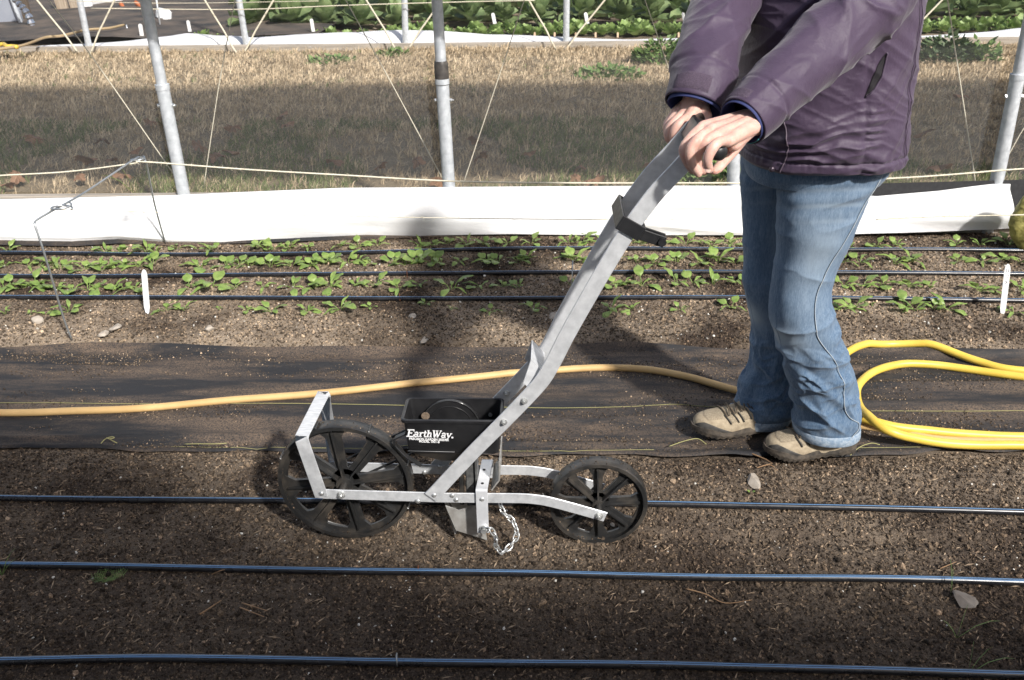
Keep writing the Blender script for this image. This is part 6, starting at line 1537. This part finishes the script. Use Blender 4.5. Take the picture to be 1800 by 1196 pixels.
MB().tube([at(-320, 125, 10.18), at(45, 58, 10.85)], .035, 8).build('sill', m_board, tn)
MB().tube([at(43, 58, 10.8), at(14, -20, 10.8)], .022, 8).build('edge_tube', m_galv, tn)
pf = MB(); q = [at(18, -12, 10.5), at(30, 4, 10.5), at(40, 14, 10.5), at(50, 28, 10.5), at(56, 44, 10.5), at(62, 58, 10.5)]; pf.tube(cat_rom(q, 5), [.035+.008*math.sin(i*2.1) for i in range(26)], 9)
setp(pf.build('foil_duct', M('crinkled_foil', (.75, .77, .80), (.35, .35, .36), 14, .2, .9, bump=.8, bscale=30), None, False, origin=at(62, 58, 10.5)), 'crinkled silver foil tube leaning beside the grey tunnel end', 'foil tube')
def plank(x0, y0, x1, y1, wpx, Y, mat, label, name='door_post', cat='timber'):
    A_, B2 = at(x0, y0, Y), at(x1, y1, Y); wd = wpx/FPX*Y; u = (B2-A_); L = u.length; u.normalize(); N = Ey; X = u.cross(N).normalized(); Mx = Matrix((X, N, u)).transposed()
    setp(MB().box((A_+B2)/2, (wd, .06, L), Mx, .004).build(name, mat, None, origin=A_), label, cat)
m_tim = M('old_timber', (.27, .21, .15), (.42, .35, .27), 12, .8, bump=.4, bscale=40, vec=(4, 4, .5))
plank(56, 60, 32, -30, 14, 11.2, M('brown_post', (.10, .075, .055), rough=.8), 'dark brown timber post beside the foil tube')
plank(120, 44, 96, -30, 18, 12.0, m_tim, 'left upright of the weathered timber door frame'); plank(140, 41, 120, -30, 14, 12.02, m_tim, 'right upright of the weathered timber door frame')
plank(160, 36, 140, -30, 18, 12.05, m_white, 'narrow white panel beside the timber door frame', 'panel', 'panel')
a, b_ = at(166, 36, 12.2), at(222, 24, 12.6); V = [a, b_, at(200, -40, 12.6), at(146, -40, 12.2)]; V += [q+Vector((0, .04, 0)) for q in V]
setp(MB().add(V, [(0, 1, 2, 3), (4, 7, 6, 5), (0, 4, 5, 1)]).build('film_panel', M('pale_film', (.5, .5, .5), rough=.5), None, origin=a), 'pale grey film panel right of the timber door frame', 'panel')
def fhose(pts, r, mat, label, z=.13):
    P = cat_rom([gr(x, y, z) for x, y in pts], 8); setp(MB().tube(P, r, 8).build('hose', mat, None, True, origin=P[0]), label, 'hose')
m_or = M('orange_hose', (.42, .13, .05), rough=.6)
fhose([(-10, 88), (40, 80), (80, 66), (110, 63), (150, 53), (190, 50), (218, 44)], .013, M('faded_hose', (.34, .25, .14), rough=.7), 'tan hose crossing the bare soil at upper left')
fhose([(-12, 83), (5, 78), (12, 82), (22, 82), (30, 83)], .02, m_yhose, 'short bit of yellow hose at the left edge of the far board')
q = [at(212, 6, 12), at(222, 20, 11.9), at(240, 28, 11.8), at(250, 36, 11.8), at(258, 46, 11.8), at(272, 42, 11.8), at(268, 28, 11.8), at(255, 18, 11.9), at(238, 4, 12)]
setp(MB().tube(cat_rom(q, 8), .026, 8).build('hose', m_or, None, True, origin=q[0]), 'coil of orange hose hanging beside the pale film panel', 'hose')
wh = at(288, 26, 10.9); setp(MB().box(wh, (.17, .10, .13), Matrix.Rotation(.2, 3, 'Y'), .03).box(wh+Vector((.03, -.06, -.05)), (.05, .02, .06), None, .005).build('jug', M('white_jug', (.75, .76, .76), rough=.4), None, origin=wh), 'white plastic jug at the left end of the cabbages', 'jug')
for x in (277, 283): pass
setp(MB().cyl(at(283, 55, 10.4), at(272, -20, 10.4), .010, 8).build('stake', m_galv, None, True, origin=at(283, 55, 10.4)), 'thin grey stake at the left end of the cabbages', 'stake')
setp(MB().cyl(at(227, 66, 10), at(222, 44, 10), .006, 6).build('stake', m_galv, None, True, origin=at(227, 66, 10)), 'short thin wire stake in the bare soil at upper left', 'stake')

# ------------------------------------------------------------------ clear wall film, plus out-of-view panels added to cast shade on the ground
def film_mat(name, tr):
    m = bpy.data.materials.new(name); m.use_nodes = True; nt = m.node_tree; b = nt.nodes['Principled BSDF']; b.inputs['Base Color'].default_value = (.72, .73, .73, 1); b.inputs['Roughness'].default_value = .4
    t = nd(nt, 'ShaderNodeBsdfTransparent'); ms = nd(nt, 'ShaderNodeMixShader'); ms.inputs[0].default_value = tr
    nt.links.new(b.outputs[0], ms.inputs[1]); nt.links.new(t.outputs[0], ms.inputs[2]); nt.links.new(ms.outputs[0], nt.nodes['Material Output'].inputs[0]); return m
m_far_shade = film_mat('far_shade_film', .09); m_near_shade = film_mat('near_shade_film', .02); m_clear = film_mat('clear_film', .955)
def film(rows, X, mat, th=.004):
    V = []; n = len(X); m = len(rows(0))
    for x in X: V += [(x, y, z) for y, z in rows(x)]
    F = [(i*m+k, (i+1)*m+k, (i+1)*m+k+1, i*m+k+1) for i in range(n-1) for k in range(m-1)]
    o = MB().add(V, F).build('wall_and_shade_film', mat, None, True, origin=(0, rows(0)[0][0], 0)); return o  # shared by the clear wall film and the added shade panels
setp(film(lambda x: [(3.61, 1.05), (3.72, 1.10), (3.93, 1.6), (3.95, 3.10+.03*math.sin(x*2))], np.linspace(-14, 16, 60), m_far_shade), kind='structure')  # unseen upper panel, added and bent inward to shade the grass strip
setp(film(lambda x: [(3.90+.012*math.sin(x*1.7), .18), (3.905+.02*math.sin(x*2.3+1), .7), (3.93, 1.6)], np.linspace(-9, 10, 120), m_clear), kind='structure')
# added panel behind the camera; its stepped top is shaped to shade the foreground
def shade_top(x): return 2.64+.03*math.sin(x*1.3)+.72/(1+math.exp((x-1.32)*8))
setp(film(lambda x: [(-1.2, -.05), (-1.2, 1.2), (-1.2, shade_top(x))], np.linspace(-8, 9, 240), m_near_shade), kind='structure')

# ------------------------------------------------------------------ each repeat gets the label of its own place
ONES = ['', 'first', 'second', 'third', 'fourth', 'fifth', 'sixth', 'seventh', 'eighth', 'ninth', 'tenth', 'eleventh', 'twelfth', 'thirteenth', 'fourteenth', 'fifteenth', 'sixteenth', 'seventeenth', 'eighteenth', 'nineteenth']
TENS = {2: ('twentieth', 'twenty'), 3: ('thirtieth', 'thirty'), 4: ('fortieth', 'forty'), 5: ('fiftieth', 'fifty'), 6: ('sixtieth', 'sixty'), 7: ('seventieth', 'seventy')}
def ordinal(n):
    if n < 20: return ONES[n]
    t, u = divmod(n, 10); return TENS[t][0] if u == 0 else TENS[t][1]+'-'+ONES[u]
def pxof(o):
    d = np.array(o.location)-np.array([0, 0, H]); return 900+FPX*(d@_r2)/(d@_fw)
def relabel(objs, fmt, sections=None):
    by = {}
    for o in sorted(objs, key=pxof):
        x = pxof(o); sec = '' if not sections else [n_ for lim, n_ in sections if x < lim][0]; by.setdefault(sec, []).append(o)
    for sec, L in by.items():
        for i, o in enumerate(L): o['label'] = fmt.format(n=ordinal(i+1), s=sec)
tops = [o for o in C.objects if o.parent is None]
for ri, g_ in enumerate(rowG):
    edge = {0: (60, 1100), 1: (80, 1075), 2: (95, 1045), 3: (115, 1015)}[ri]
    relabel([o for o in tops if o.get('group') == g_], '{n} spinach seedling from left, '+['back row', 'second row', 'third row', 'front row'][ri]+', {s}',
            [(edge[0], 'left of the wire hoop leg'), (256, 'between hoop leg and white marker'), (edge[1], 'between white marker and seeder handle'), (1380, 'between seeder handle and jeans'), (1765, 'right of the jeans'), (9999, 'past the written marker')])
cab_rows = {}
for o in tops:
    if o.get('group') == 'cabbages in the far tunnel': cab_rows.setdefault(min(range(4), key=lambda k: abs((10.35, 10.9, 11.5, 12.2)[k]-o.location.y)), []).append(o)
for k, L in cab_rows.items(): relabel(L, '{n} leafy cabbage from the left in the '+['front', 'second', 'third', 'rearmost'][k]+' cabbage row')
let_rows = {}
for o in tops:
    if o.get('group') == 'lettuces in the far tunnel': let_rows.setdefault(int(o.location.y > 9.7), []).append(o)
for k, L in let_rows.items(): relabel(L, '{n} low lettuce from the left in the '+['front', 'rear'][k]+' lettuce row')
relabel([o for o in tops if o.get('group') == 'fallen leaves in the grass'], '{n} brown fallen leaf from the left in the grass strip')
